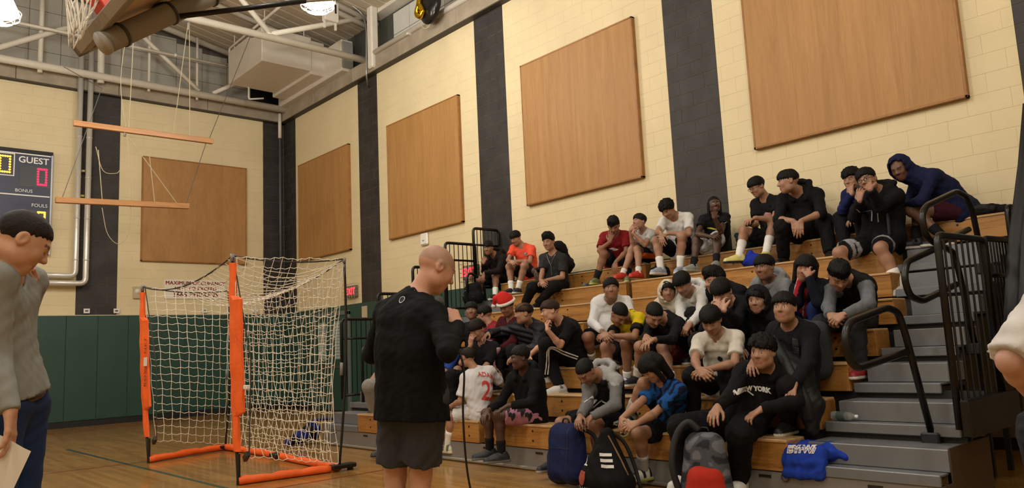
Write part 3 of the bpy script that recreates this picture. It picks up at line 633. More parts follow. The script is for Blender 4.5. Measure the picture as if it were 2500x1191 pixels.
# ================================================================ POP-UP SOCCER GOAL
orange = mat('orange_nylon', '#f2641e', .55, var=.10, vscale=9, bump=.5, bscale=14)
pole = mat('black_fibre_pole', '#101010', .3); cordm = mat('net_twine', '#e8e3d4', .85); dcord = mat('dark_cord', '#3a3630', .8)
GL = empty('soccer_goal', (-5.1, -9.4, 0), 'orange framed pop-up soccer goal with a white net on the court', 'soccer goal')
gx = -5.61; FL, FR = np.array([gx, -8.05, 0]), np.array([gx, -10.86, 0]); BLp, BRp = np.array([-4.49, -7.64, 0]), np.array([-4.56, -10.95, 0])
TL, TR = np.array([gx, -7.68, 2.24]), np.array([gx, -10.70, 2.29]); BT = np.array([-4.44, -10.93, 2.28])
def post(a, b, bow):
    return [a+(b-a)*t+np.array([0, bow*math.sin(math.pi*t), 0]) for t in np.linspace(0, 1, 15)]
for a, b, bow, s_ in ((FL, TL, .10, 1), (FR, TR, .02, 1)):
    P_ = post(a+np.array([0, 0, .03]), b, bow if a is FL else .05); pl = MB().tube(P_, .017, 10).build('post', pole, GL, True)
    # sleeve: flat fabric tube wrapped on the pole, wide in its middle
    q = MB(); NS = 40; vs = []
    def pa(t): k = t*(len(P_)-1); i = min(int(k), len(P_)-2); return P_[i]+(P_[i+1]-P_[i])*(k-i)
    ts = np.linspace(.13, .965, NS)
    for t in ts:
        c = pa(t); wd = .085+(.15 if .30 < t < .80 else 0); th = .028+.004*math.sin(40*t)
        y0, y1 = c[1]+.03, c[1]-wd-.004*math.sin(31*t)
        vs += [(gx-th, y0-.01, c[2]), (gx-th*1.15, (y0+y1)/2, c[2]), (gx-th*.5, y1, c[2]), (gx+th*.4, y1, c[2]), (gx+th, (y0+y1)/2, c[2]), (gx+th, y0-.01, c[2]), (gx, y0+.012, c[2])]
    fs = [(i*7+j, i*7+(j+1) % 7, (i+1)*7+(j+1) % 7, (i+1)*7+j) for i in range(NS-1) for j in range(7)]+[tuple(range(6, -1, -1)), tuple(range((NS-1)*7, NS*7))]
    q.add(vs, fs); sl = q.build('sleeve', orange, GL, False)
    MB().tube([b-np.array([0, 0, .06]), b+np.array([0, 0, .02])], .022, 10).build('cap', mat('grey_cap', '#77756f', .4), pl, True)
    if a is FL:
        letters('lettering', 'BOW', .10, (gx-.040, -7.98, 1.07), (0, 0, 1), (0, 1, 0), pole, sl, space=1.2); letters('lettering', 'NET', .10, (gx-.040, -7.98, 1.46), (0, 0, 1), (0, 1, 0), pole, sl, space=1.2)
        MB().box((gx-.041, -8.05, 1.20), (gx-.037, -7.92, 1.31)).build('patch', mat('paper', '#dedad2', .8), sl)
for a, b in ((BLp, np.array([-4.47, -7.70, 2.2])), (BRp, BT)):
    d = b-a; o = MB().tube([a+d*t+np.array([.05*math.sin(math.pi*t), 0, 0]) for t in np.linspace(.01, 1, 12)], .014, 8).build('rear_pole', pole, GL, True)
    MB().tube([b-d*.02, b+d*.005], .019, 8).build('cap', MATS['grey_cap'], o, True); MB().tube([a+d*.44, a+d*.5], .018, 8).build('ferrule', MATS['grey_cap'], o, True)
def roll(pts, r=.045):
    P_ = catmull(pts, 8); n = len(P_); rs = [r*(.9+.07*math.sin(i*1.1)+.05*math.sin(i*2.3)) for i in range(n)]; rs = [min(a, .05) for a in rs]
    return MB().tube([p*np.array([1, 1, 1])+np.array([0, 0, max(rs[i], .03)]) for i, p in enumerate(P_)], rs, 8).build('base_roll', orange, GL, True)
Z0 = np.array([0, 0, 0])
roll([FL, (FL+BLp)/2+np.array([.03, 0, .01]), BLp]); roll([FR, (FR+BRp)/2, BRp+np.array([-.1, 0, 0])]); roll([BLp, (BLp*.6+BRp*.4)+np.array([.05, 0, 0]), (BLp*.3+BRp*.7), BRp])
MB().box((-4.66, -11.02, .03), (-4.38, -10.90, .075), .01).build('foot', pole, GL); MB().box((-4.45, -10.99, .0), (-4.41, -10.93, .04)).build('foot_peg', pole, GL)
MB().box((-4.6, -7.72, .03), (-4.36, -7.6, .07), .01).build('foot', pole, GL); MB().box((-4.58, -9.45, .03), (-4.48, -9.25, .075), .01).build('joint', pole, GL)
for p in (FL, FR): MB().tube([p+np.array([0, 0, .0]), p+np.array([0, 0, .3])], .02, 8).build('foot_post', pole, GL)
for p in ((gx+.02, -8.2, .28), (gx+.03, -10.98, .28)): MB().obox(p, (.02, .05, .03), [(1, 0, 0), (0, .8, -.6), (0, .6, .8)], .005).build('strap_end', pole, GL)
MB().box((gx-.02, -11.10, .93), (gx+.02, -11.02, .97), .005).build('tape_tag', mat('paper', '#dedad2', .8), GL)
top_f = sag(TL, TR, .16, 16); MB().tube(top_f, .009, 6).build('top_cord', dcord, GL, True)
top_b = sag((-4.47, -7.70, 2.2), BT, .20, 16); MB().tube(top_b, .007, 6).build('top_cord', dcord, GL, True)
MB().tube(sag(TR, BT, .05, 8), .009, 6).build('top_cord', dcord, GL, True); MB().tube(sag(TL, (-4.47, -7.70, 2.2), .05, 8), .008, 6).build('top_cord', dcord, GL, True)
MB().tube([TR+np.array([0, -.03, -.02]), (gx+.06, -11.02, 1.2), (gx+.05, -11.0, .3)], .007, 6).build('side_cord', dcord, GL)
MB().tube([TL+np.array([0, -.1, 0]), (gx+.05, -8.14, 1.2), (gx+.05, -8.18, .3)], .007, 6).build('side_cord', dcord, GL)
def net(fn, nu, nv, name='net_panel', wob=.010, r=.0036):
    b = MB()
    def pt(u, v):
        p = np.asarray(fn(u, v), float); s_ = wob*math.sin(u*nu*2.2+v*nv*1.3); return p+np.array([s_, s_*.7, wob*.8*math.sin(u*nu*1.7+v*nv*2.9)])
    for i in range(nu+1): b.tube([pt(i/nu, v) for v in np.linspace(0, 1, nv+1)], r, 4, cap=False)
    for j in range(nv+1):
        pts = []
        for u in np.linspace(0, 1, nu*2+1):
            p = pt(u, j/nv); k = u*nu; p = p-np.array([0, 0, .014*(abs(k-round(k))*2)]); pts.append(p)
        b.tube(pts, r, 4, cap=False)
    tag(b.build(name, cordm, GL), kind='stuff'); return b
def lerp(a, b, t): return np.asarray(a)+(np.asarray(b)-np.asarray(a))*t
bz = np.array([0, 0, .09])
def back(u, v):
    t = lerp(top_b[min(int(u*15), 14)], top_b[min(int(u*15)+1, 15)], u*15-min(int(u*15), 14)); b0 = lerp(BLp, BRp, u)+bz+np.array([.03, 0, 0])
    p = lerp(t, b0, v); return p+np.array([.10*math.sin(math.pi*v)*math.sin(math.pi*u), .25*math.sin(math.pi*v*.5)*(u**6), -.0])
net(back, 26, 21)
def side_r(u, v): return lerp(lerp(TR+np.array([.02, -.06, -.02]), BT, u), lerp(FR+bz*2+np.array([.05, -.1, .1]), BRp+bz, u), v)+np.array([-.05*math.sin(math.pi*v), .34*math.sin(math.pi*u)*math.sin(math.pi*v)+.12*u*math.sin(math.pi*v), 0])
net(side_r, 12, 21)
def side_l(u, v): return lerp(lerp(TL+np.array([.02, -.05, -.02]), (-4.47, -7.70, 2.2), u), lerp(FL+bz*2+np.array([.05, -.1, .1]), BLp+bz, u), v)+np.array([0, -.12*math.sin(math.pi*u)*math.sin(math.pi*v), 0])
net(side_l, 9, 21)
def roofn(u, v):
    a = lerp(top_f[min(int(u*15), 14)], top_f[min(int(u*15)+1, 15)], u*15-min(int(u*15), 14)); b_ = lerp(top_b[min(int(u*15), 14)], top_b[min(int(u*15)+1, 15)], u*15-min(int(u*15), 14))
    return lerp(a, b_, v)-np.array([0, 0, .18*math.sin(math.pi*v)])
net(lambda u, v: roofn(.42+.58*u, v), 14, 7)
# ================================================================ PEOPLE: distance-field bodies and clothes
def unit(v): v = np.asarray(v, float); return v/(np.linalg.norm(v)+1e-9)
class Fld:
    """a rectilinear grid holding a signed distance field; shapes are blended into it and one surface is drawn off"""
    def __init__(s, ax): s.ax = [np.asarray(a, np.float32) for a in ax]; s.g = np.full([len(a) for a in s.ax], .09, np.float32)
    @staticmethod
    def axis(lo, hi, h, fine=(), hf=None):
        out = [lo]; x = lo
        while x < hi:
            st = hf if hf and any(a-h < x < b for a, b in fine) else h; x += st; out.append(x)
        return out
    def sub(s, lo, hi):
        sl = []
        for k in range(3):
            a = int(np.searchsorted(s.ax[k], lo[k])); b = int(np.searchsorted(s.ax[k], hi[k])); a = max(a-1, 0); b = min(b+1, len(s.ax[k]))
            if b-a < 1: return None, None
            sl.append(slice(a, b))
        sl = tuple(sl); X = s.ax[0][sl[0]][:, None, None]; Y = s.ax[1][sl[1]][None, :, None]; Z = s.ax[2][sl[2]][None, None, :]
        return sl, (X, Y, Z)
    def put(s, sl, d, k, cut=False):
        g = s.g[sl]
        if cut:
            d = -d
            if k > 0: h = np.maximum(k-np.abs(g-d), 0)/k; s.g[sl] = np.maximum(g, d)+h*h*k*.25
            else: s.g[sl] = np.maximum(g, d)
        else:
            if k > 0: h = np.maximum(k-np.abs(g-d), 0)/k; s.g[sl] = np.minimum(g, d)-h*h*k*.25
            else: s.g[sl] = np.minimum(g, d)
    def cone(s, a, b, ra, rb, k=.02, flat=(0, 0), cut=False, sq=None):
        """capsule from a to b with radii ra, rb; flat ends optional; sq=(dir, factor) squashes it along dir"""
        a, b = np.asarray(a, float), np.asarray(b, float); m = max(ra, rb)*(max(1, sq[1]) if sq else 1)+k+.03
        sl, P = s.sub(np.minimum(a, b)-m, np.maximum(a, b)+m)
        if sl is None: return
        d = b-a; L2 = float(d@d)+1e-12; X, Y, Z = P[0]-a[0], P[1]-a[1], P[2]-a[2]
        tt = (X*d[0]+Y*d[1]+Z*d[2])/L2; t = np.clip(tt, 0, 1)
        ex, ey, ez = X-t*d[0], Y-t*d[1], Z-t*d[2]; q = ex*ex+ey*ey+ez*ez
        if sq is not None:
            u = sq[0]; c = ex*u[0]+ey*u[1]+ez*u[2]; q = q+c*c*(1/sq[1]**2-1)
        dist = np.sqrt(np.maximum(q, 1e-12))-(ra+(rb-ra)*t)
        L = math.sqrt(L2)
        if flat[0]: dist = np.maximum(dist, -tt*L)
        if flat[1]: dist = np.maximum(dist, (tt-1)*L)
        s.put(sl, dist.astype(np.float32), k, cut)
    def ell(s, c, r, R=None, k=.02, cut=False):
        c = np.asarray(c, float); r = np.asarray(r, float); m = max(r)+k+.03; sl, P = s.sub(c-m, c+m)
        if sl is None: return
        X, Y, Z = P[0]-c[0], P[1]-c[1], P[2]-c[2]
        if R is None: a, b, d = X/r[0], Y/r[1], Z/r[2]; a2, b2, d2 = X/r[0]**2, Y/r[1]**2, Z/r[2]**2
        else:
            l_ = [X*R[i][0]+Y*R[i][1]+Z*R[i][2] for i in range(3)]; a, b, d = [l_[i]/r[i] for i in range(3)]; a2, b2, d2 = [l_[i]/r[i]**2 for i in range(3)]
        k0 = np.sqrt(a*a+b*b+d*d); k1 = np.sqrt(a2*a2+b2*b2+d2*d2)+1e-6
        s.put(sl, (k0*(k0-1)/k1).astype(np.float32), k, cut)
    def half(s, p, n):
        """keep only the side n points away from"""
        n = unit(n); X, Y, Z = s.ax[0][:, None, None]-p[0], s.ax[1][None, :, None]-p[1], s.ax[2][None, None, :]-p[2]
        s.g = np.maximum(s.g, (X*n[0]+Y*n[1]+Z*n[2]).astype(np.float32))
    def coords(s): return s.ax[0][:, None, None], s.ax[1][None, :, None], s.ax[2][None, None, :]
    def wrinkle(s, rng, amp, f=95.):
        X, Y, Z = s.coords(); n = 0
        for i in range(3):
            v, w_ = unit(rng.normal(size=3)), unit(rng.normal(size=3)); ff = f*(.6+.5*i)
            n = n+np.sin((X*v[0]+Y*v[1]+Z*v[2])*ff+2.2*np.sin((X*w_[0]+Y*w_[1]+Z*w_[2])*ff*.35)+rng.uniform(0, 6))/(1+.6*i)
        s.g = s.g+(amp*n).astype(np.float32)
    def surf(s):
        g = s.g; S = g < 0
        c = [(slice(None, -1), slice(1, None))[i] for i in (0, 1)]
        cnt = np.zeros([n-1 for n in g.shape], np.int8)
        for i in (0, 1):
            for j in (0, 1):
                for k in (0, 1): cnt += S[c[i], c[j], c[k]]
        mask = (cnt > 0) & (cnt < 8); nv = int(mask.sum())
        idx = np.full(mask.shape, -1, np.int64); idx[mask] = np.arange(nv); I, J, K = np.nonzero(mask)
        co = {}
        for i in (0, 1):
            for j in (0, 1):
                for k in (0, 1): co[i, j, k] = g[I+i, J+j, K+k]
        A = s.ax; acc = np.zeros((nv, 3)); num = np.zeros(nv)
        pos = {(i, j, k): np.stack([A[0][I+i], A[1][J+j], A[2][K+k]], 1) for i in (0, 1) for j in (0, 1) for k in (0, 1)}
        for p in co:
            for ax in range(3):
                if p[ax] == 0:
                    q = list(p); q[ax] = 1; q = tuple(q); v0, v1 = co[p], co[q]; x = (v0 < 0) != (v1 < 0)
                    t = np.where(x, v0/np.where(x, v0-v1, 1), 0)[:, None]; acc += np.where(x[:, None], pos[p]+(pos[q]-pos[p])*t, 0); num += x
        V = acc/np.maximum(num, 1)[:, None]; F = []
        for ax in range(3):
            o = [slice(None)]*3; o2 = [slice(None)]*3; o[ax] = slice(None, -1); o2[ax] = slice(1, None)
            a, b = S[tuple(o)], S[tuple(o2)]; x = a != b; u, v = [k for k in range(3) if k != ax]
            inn = [slice(None)]*3; inn[u] = slice(1, -1); inn[v] = slice(1, -1); xi = x[tuple(inn)]; q = np.argwhere(xi)
            if len(q) == 0: continue
            q[:, u] += 1; q[:, v] += 1; sgn = a[tuple(q.T)]
            def cell(du, dv):
                r = q.copy(); r[:, u] -= du; r[:, v] -= dv; return idx[tuple(r.T)]
            f = np.stack([cell(1, 1), cell(0, 1), cell(0, 0), cell(1, 0)], 1)
            flip = sgn if ax != 1 else ~sgn
            f[~flip] = f[~flip][:, ::-1]; F.append(f)
        F = np.concatenate(F) if F else np.zeros((0, 4), int)
        return V, F[(F >= 0).all(1)]
def vmesh(name, V, F, m, parent, col=None):
    me = bpy.data.meshes.new(name); n = len(V); me.vertices.add(n); me.vertices.foreach_set('co', np.asarray(V, np.float32).ravel())
    me.loops.add(len(F)*4); me.loops.foreach_set('vertex_index', np.asarray(F, np.int32).ravel()); me.polygons.add(len(F)); me.polygons.foreach_set('loop_start', np.arange(0, len(F)*4, 4, dtype=np.int32))
    me.polygons.foreach_set('use_smooth', np.ones(len(F), bool)); me.update(calc_edges=True)
    if col is not None:
        a = me.color_attributes.new('Col', 'FLOAT_COLOR', 'POINT'); c = np.ones((n, 4), np.float32); c[:, :3] = col; a.data.foreach_set('color', c.ravel())
    return link(name, me, m, parent)
def attr_mat(name, rough, bump=0, bscale=300, spec=.3, sss=0, sheen=0, nz=.12):
    m = bpy.data.materials.new(name); m.use_nodes = True; t = NT(m); at = t.n('ShaderNodeAttribute'); at.attribute_name = 'Col'
    mx = t.n('ShaderNodeMix'); mx.data_type = 'RGBA'; mx.blend_type = 'MULTIPLY'; mx.inputs[0].default_value = 1; n = t.noise(t.coord(), 14, 4)
    t.l(at.outputs['Color'], mx.inputs[6]); t.l(t.ramp(n, [(.3, (1-nz,)*3), (.7, (1, 1, 1))]), mx.inputs[7]); t.l(mx.outputs[2], t.b.inputs['Base Color'])
    t.set(Roughness=rough); t.set(**{'Specular IOR Level': spec, 'Sheen Weight': sheen, 'Subsurface Weight': sss, 'Subsurface Scale': .01})
    if bump: t.bump(t.noise(t.coord(), bscale, 3), bump, .004)
    MATS[name] = m; return m
skinM = attr_mat('skin', .5, .05, 400, .4, sss=.0, nz=.10); clothM = attr_mat('cloth', .88, .07, 350, .2, sheen=.0); hairM = attr_mat('hair', .62, .9, 160, .22, nz=.45); shoeM = attr_mat('shoe', .5, .2, 200, .4); foilM = attr_mat('puffer_shell', .58, .1, 100, .35)
JN = ['P', 'N', 'H', 'sR', 'sL', 'eR', 'eL', 'wR', 'wL', 'hR', 'hL', 'kR', 'kL', 'aR', 'aL']
def frame_head(H, fy, fp, roll=0):
    c = CAMP-H; c[2] = 0; c = unit(c); r = np.array([-c[1], c[0], 0]);  r = r if r@RGT > 0 else -r
    a, p = math.radians(fy), math.radians(fp); f = (math.cos(a)*c+math.sin(a)*r)*math.cos(p)+np.array([0, 0, math.sin(p)])
    l = unit(np.cross((0, 0, 1), f)); u = np.cross(f, l); q = math.radians(roll); l, u = l*math.cos(q)+u*math.sin(q), u*math.cos(q)-l*math.sin(q)
    return np.array([l, f, u])          # rows: face's left, forward, up
def head_sdf(F, H, R, s):
    W = lambda x, y, z: H+s*(R[0]*x+R[1]*y+R[2]*z); e = lambda c, r, k, cut=False: F.ell(W(*c), np.array(r)*s, R, k*s, cut)
    cn = lambda a, b, ra, rb, k, cut=False: F.cone(W(*a), W(*b), ra*s, rb*s, k*s, cut=cut)
    e((0, -.014, .028), (.077, .096, .086), .02); e((0, .032, -.030), (.062, .062, .084), .045); e((0, .062, -.092), (.024, .022, .022), .04)
    for q in (-1, 1):
        e((q*.046, .012, -.066), (.022, .034, .03), .03); e((q*.036, .066, -.026), (.022, .018, .022), .025)
    cn((-.034, .080, .022), (.034, .080, .022), .011, .011, .016)
    for q in (-1, 1): e((q*.031, .100, .003), (.017, .014, .011), .012, True)
    for q in (-1, 1): e((q*.031, .078, .003), (.0125, .0125, .0125), .004)
    cn((0, .088, .010), (0, .108, -.024), .0075, .0125, .012)
    for q in (-1, 1): e((q*.012, .098, -.028), (.0085, .009, .007), .008)
    cn((-.019, .086, -.057), (.019, .086, -.057), .0065, .0065, .008); cn((-.015, .085, -.068), (.015, .085, -.068), .0075, .0075, .008)
    cn((-.024, .098, -.0625), (.024, .098, -.0625), .0035, .0035, .003, True)
    for q in (-1, 1):
        e((q*.079, -.010, -.004), (.009, .021, .031), .012); e((q*.087, -.004, -.002), (.006, .011, .017), .006, True)
def hand_pts(w, f, d, side, s, curl, spread=.0):
    """finger chains: w wrist, f finger direction, d back of the hand; side +1 right hand, -1 left"""
    f = unit(f); d = unit(d-f*(d@f)); t = np.cross(d, f)*side      # towards the thumb
    out = []; base = [(.030, .082, .0), (.010, .087, .0), (-.010, .083, .0), (-.028, .074, .0)]; ln = [(.042, .026, .020), (.047, .029, .021), (.043, .027, .020), (.033, .020, .018)]
    for i, ((x, y, z), L) in enumerate(zip(base, ln)):
        p = w+s*(t*x+f*y); ch = [w+s*(t*x*.55+f*.02), p]; a = 0
        for j, l_ in enumerate(L):
            a += curl*(.55, .95, .7)[j]*(1+.08*i); v = f*math.cos(a)-d*math.sin(a)+t*(spread*(1.5-i)*.12); p = p+unit(v)*l_*s; ch.append(p)
        out.append((ch, (.0135*s, .0105*s, .0088*s, .0080*s, .0068*s)))
    p = w+s*(t*.022+f*.022-d*.004); ch = [p]; v = unit(t*.72+f*.68-d*(.25+.25*curl)); p = p+v*.040*s; ch.append(p); v = unit(t*(.45-.3*curl)+f*.85-d*(.3+.35*curl)); p = p+v*.030*s; ch.append(p); v = unit(t*(.15-.3*curl)+f*.9-d*(.3+.4*curl)); p = p+v*.024*s; ch.append(p)
    out.append((ch, (.0155*s, .0118*s, .0102*s, .0085*s))); return out
HAIR = {  # radii, centre, hairline heights (front, temple, side, back), noise amplitude, noise frequency
    'mop': ((.089, .109, .089), (0, -.010, .044), (.050, .026, -.008, -.058), .007, 1.0), 'fringe': ((.089, .112, .089), (0, -.004, .044), (.038, .018, -.010, -.058), .006, 1.0),
    'bowl': ((.092, .114, .091), (0, -.003, .044), (.036, .014, -.016, -.062), .005, .8), 'tall': ((.088, .110, .100), (0, -.004, .050), (.050, .028, -.006, -.052), .009, 1.2),
    'short': ((.084, .103, .088), (0, -.014, .036), (.060, .030, .0, -.05), .002, 1.5), 'curly': ((.098, .117, .098), (0, -.005, .048), (.042, .016, -.018, -.062), .012, 1.9),
    'afro': ((.091, .108, .094), (0, -.012, .044), (.052, .026, -.004, -.052), .004, 2.6), 'bob': ((.100, .122, .098), (0, -.006, .042), (.03, -.03, -.085, -.10), .005, .9),
    'braids': ((.083, .104, .089), (0, -.016, .034), (.066, .034, .0, -.06), .004, 3.0), 'quiff': ((.081, .101, .089), (0, -.013, .037), (.058, .040, .012, -.045), .003, 1.4)}
def hair(parent, H, R, s, style, col, rng, tip=None):
    r, c, zl, amp, fq = HAIR[style]; h = .0065; F = Fld([Fld.axis(-.14, .14, h), Fld.axis(-.16, .16, h), Fld.axis(-.22 if style in ('bob', 'braids') else -.12, .19, h)])
    F.ell(c, r, None, 0)
    if style == 'quiff': F.cone((-.03, .066, .10), (.03, .066, .10), .026, .026, .03)
    if style == 'tall': F.ell((0, .03, .115), (.07, .08, .045), None, .04)
    X, Y, Z = F.coords(); th = np.arctan2(X, Y+1e-6); rad = np.sqrt(X*X+Y*Y)
    n = np.sin(th*29*fq+4*Z*20*fq+3*np.sin(th*5+Z*30))*.35+np.sin(th*47*fq+Z*45*fq+rng.uniform(0, 6)+2*np.sin(rad*40))*.3+.6*np.sin(X*50*fq+rng.uniform(0, 6))*np.sin(Y*46*fq+rng.uniform(0, 6))*np.sin(Z*42*fq)
    F.g = F.g-(amp*n).astype(np.float32)
    zz = np.interp(Y.ravel(), [-.12, -.05, -.012, .022, .055, .08, .13], [zl[3], zl[3], zl[2], zl[1], (zl[1]+zl[0])/2, zl[0], zl[0]])[None, :, None]
    edge = zz+.007*np.sin(th*23+rng.uniform(0, 6))+.004*np.sin(th*41)+(.012*np.sin(X*38+rng.uniform(0, 6)) if style in ('mop', 'fringe', 'tall', 'curly') else 0)
    F.g = np.maximum(F.g, (edge-Z).astype(np.float32)*.8)
    if style == 'bob':
        for q in (-1, 1):
            F.cone((q*.082, .02, .03), (q*.088, .03, -.13), .026, .022, .03); F.cone((q*.06, -.07, .02), (q*.07, -.06, -.15), .045, .035, .04)
        F.cone((0, -.09, 0), (0, -.085, -.15), .05, .04, .04); F.ell((0, .075, -.055), (.064, .07, .088), None, .01, True)
    if style == 'braids':
        for q in (-1, 1):
            for k in range(4):
                a = 1.2+.45*k; x0, y0 = math.sin(a)*.084*q, math.cos(a)*.09-.012; F.cone((x0, y0, .03), (x0*1.08, y0-.005, -.13-.02*rng.uniform()), .012, .009, .004)
    V, Fc = F.surf(); V = H+s*(V[:, :1]*R[0]+V[:, 1:2]*R[1]+V[:, 2:]*R[2])
    col = np.tile(np.array(lin(col)), (len(V), 1))
    if tip is not None:
        loc = (V-H)@R.T; w_ = np.clip((loc[:, 2]/s-.03)/.06, 0, 1)*(.5+.5*np.sin(loc[:, 0]/s*160))*np.clip((loc[:, 1]/s+.06)/.08, 0, 1); col = col*(1-w_[:, None])+np.array(lin(tip))*w_[:, None]
    return vmesh('hair', V, Fc, hairM, parent, col)
def torso_frame(J):
    up = unit(J['N']-J['P']); l = unit(J['sL']-J['sR']); f = unit(np.cross(l, up)); l = unit(np.cross(up, f)); return up, l, f
def torso(F, J, s, off, b, up, l, f, hem=0., k=.06, wide=0.):
    """paired cones give the trunk its width; b: bulk"""
    P, N = J['P'], J['N']; L = np.linalg.norm(N-P); back = -f; M = P+up*L*.48+back*.035*s; Cc = P+up*L*.76+back*.02*s; hl = unit(J['hL']-J['hR'])
    r0, r1, r2 = (.098*b+off+wide), (.096*b+off), (.105*(b*.6+.4)+off)
    for q in (-1, 1):
        a = P+hl*q*.058*s*b-up*hem; m_ = M+l*q*.052*s*b; c = Cc+l*q*.066*s
        F.cone(a, m_, r0*s, r1*s, k); F.cone(m_, c, r1*s, r2*s, k); F.cone(c, J['sR' if q < 0 else 'sL']*.86+N*.14-up*.014*s, .088*s+off*.8, .048*s+off*.75, k*.8)
        F.cone(N-up*.01*s, J['sR' if q < 0 else 'sL'], (.048+.012*(b > 1.05))*s+off*.6, .044*s+off*.7, .05)
    if b > 1.12: F.ell(P+up*L*.30+f*.07*s*b, (.13*s*b+off, .13*s*b+off, .13*s*b+off), None, .07)
    return M, Cc
DEFAULT = dict(skin='#a87858', top='tee', tc='#222222', slv=.62, bot='shorts', bc='#15161a', sock='#e6e4e0', sockh=.10, shoe='#202226', sole='#d8d4cc', hair='mop', hc='#090706', tip=None, fy=-30, fp=-10, roll=0, R='rest', L='rest', bulk=1., hs=1., lids=True, s=1., toe=None, foot=True, cuff=.0, h=.012, hf=.0062, inseam=.78, hood=False, zip=False, puff=0, wr=.0026, col2=None)
PEOPLE = {}
def person(key, label, **kw):
    sp = dict(DEFAULT); sp.update(kw); J = {n: np.array(p) for n, p in zip(JN, JOINTS[key])}; s = sp['s']; rng = np.random.RandomState(sum(map(ord, key))*7 % 9999)
    base = J['P'].copy(); base[2] = min(J['aR'][2], J['aL'][2])-.085
    O = empty('person', tuple(base), label, 'person'); D = dict(root=O, J=J, sp=sp); PEOPLE[key] = D
    up, l, f = torso_frame(J); D['frame'] = (up, l, f)
    R = frame_head(J['H'], sp['fy'], sp['fp'], sp['roll']); D['R'] = R; hs = sp['hs']*s*.97; H = J['H']; D['hs'] = hs
    # ---- hands
    hands = {}
    for q, sd in (('R', 1), ('L', -1)):
        w, e = J['w'+q], J['e'+q]; fd = unit(w-e); mode = sp[q]; curl = .55; d = np.array([0, 0, 1.])+f*.2
        if isinstance(mode, tuple): fv, d, curl = np.array(mode[0], float), np.array(mode[1], float), mode[2]
        elif mode == 'face': fv = unit(H+R[1]*.075*hs-R[2]*.01-w)*1.0+R[2]*.35; d = (w-H)+R[1]*.25; curl = .55
        elif mode == 'chin': fv = unit(H+R[1]*.1*hs-R[2]*.075-w)+R[2]*.2; d = (w-H)+R[1]*.1; curl = 1.2
        elif mode == 'clasp': o = J['wL' if q == 'R' else 'wR']; fv = unit(fd+unit(o-w)*.9+f*.35-np.array([0, 0, .25])); d = np.array([0, 0, .7])-unit(o-w)*.5+f*.3; curl = .75
        elif mode == 'down': fv = unit(fd*.35+np.array([0, 0, -1.])); d = f+np.array([0, 0, .2])-unit(J['s'+q]-J['N'])*.0; curl = .32
        else: fv = unit(fd+np.array([0, 0, -.35])); curl = .45
        d = d-fv*(d@fv)
        if np.linalg.norm(d) < .05: d = np.array([0, 0, 1.])-fv*fv[2]
        hands[q] = hand_pts(w, fv, d, sd, s*.97, curl, 1.)
    D['hands'] = hands
    # ---- feet
    feet = {}
    for q in 'RL':
        a, k_ = J['a'+q], J['k'+q]; t = sp['toe'] if sp['toe'] is not None else None
        if isinstance(t, dict): t = t.get(q)
        if t is None: t = (k_-J['h'+q])*1.0+f*.3; t = np.array([t[0], t[1], 0]); t = unit(t)
        else: t = unit(np.array(t, float))
        feet[q] = t
    D['feet'] = feet
    # ---- body: one continuous surface
    pts = list(J.values())+[H+R[2]*.14, H-R[2]*.13, H+R[1]*.13, H-R[1]*.13, H+R[0]*.1, H-R[0]*.1]+[J['a'+q]+feet[q]*.2*s for q in 'RL']
    for ch in hands.values():
        for c_, _ in ch: pts += c_
    pts = np.array(pts); lo, hi = pts.min(0)-.15, pts.max(0)+.15; fine = [[], [], []]
    for ax in range(3):
        fine[ax].append((H[ax]-.125*hs, H[ax]+.125*hs))
        for ch in hands.values():
            pp = np.array([p for c_, _ in ch for p in c_]); fine[ax].append((pp[:, ax].min()-.02, pp[:, ax].max()+.02))
    B = Fld([Fld.axis(lo[a], hi[a], .0155*sp['h']/.012, fine[a], sp['hf']) for a in range(3)])
    bk = sp['bulk']; torso(B, J, s, -.004, bk, up, l, f)
    B.cone(J['N']-up*.02, H-R[2]*.055*hs-R[1]*.02*hs, .056*s*(.8+.2*bk), .050*s, .03)
    for q in 'RL':
        sh, e, w = J['s'+q], J['e'+q], J['w'+q]; bb = .75+.25*bk; B.cone(sh, e, .043*s*bb, .034*s*bb, .03); mid = e+(w-e)*.28
        B.cone(e, mid, .034*s*bb, .035*s*bb, .02); B.cone(mid, w, .035*s*bb, .0245*s, .02)
        h_, k_, a = J['h'+q], J['k'+q], J['a'+q]; B.cone(h_, k_, .083*s*bb, .054*s*bb, .04); cf = k_+(a-k_)*.30-feet[q]*.018*s
        B.cone(k_, cf, .050*s*bb, .053*s*bb, .03); B.cone(cf, a, .053*s*bb, .034*s, .03)
        if sp['foot']: B.cone(a-np.array([0, 0, .035*s]), a-np.array([0, 0, .045*s])+feet[q]*.13*s, .036*s, .028*s, .02)
    head_sdf(B, H, R, hs)
    for q in 'RL':
        for ch, rs in hands[q]:
            for i in range(len(ch)-1): B.cone(ch[i], ch[i+1], rs[i], rs[i+1], .006 if i else .014)
    V, Fc = B.surf(); sk = np.array(lin(sp['skin'])); col = np.tile(sk, (len(V), 1)); lc = (V-H)@R.T/hs
    x, y, z = lc.T; ax = np.abs(x); fr = (y > .045) & (np.abs(z) < .13) & (ax < .1)
    def mixc(m, c, w_=1.): col[m] = col[m]*(1-w_)+np.array(lin(c))*w_
    mixc(fr & (z < -.048) & (z > -.078) & (ax < .026) & (y > .076), '#8a4a42', .55)
    brow = fr & (ax > .014) & (ax < .052) & (z > .019+.10*(.03-ax)*0) & (z < .031) ; mixc(brow, sp['hc'], .75)
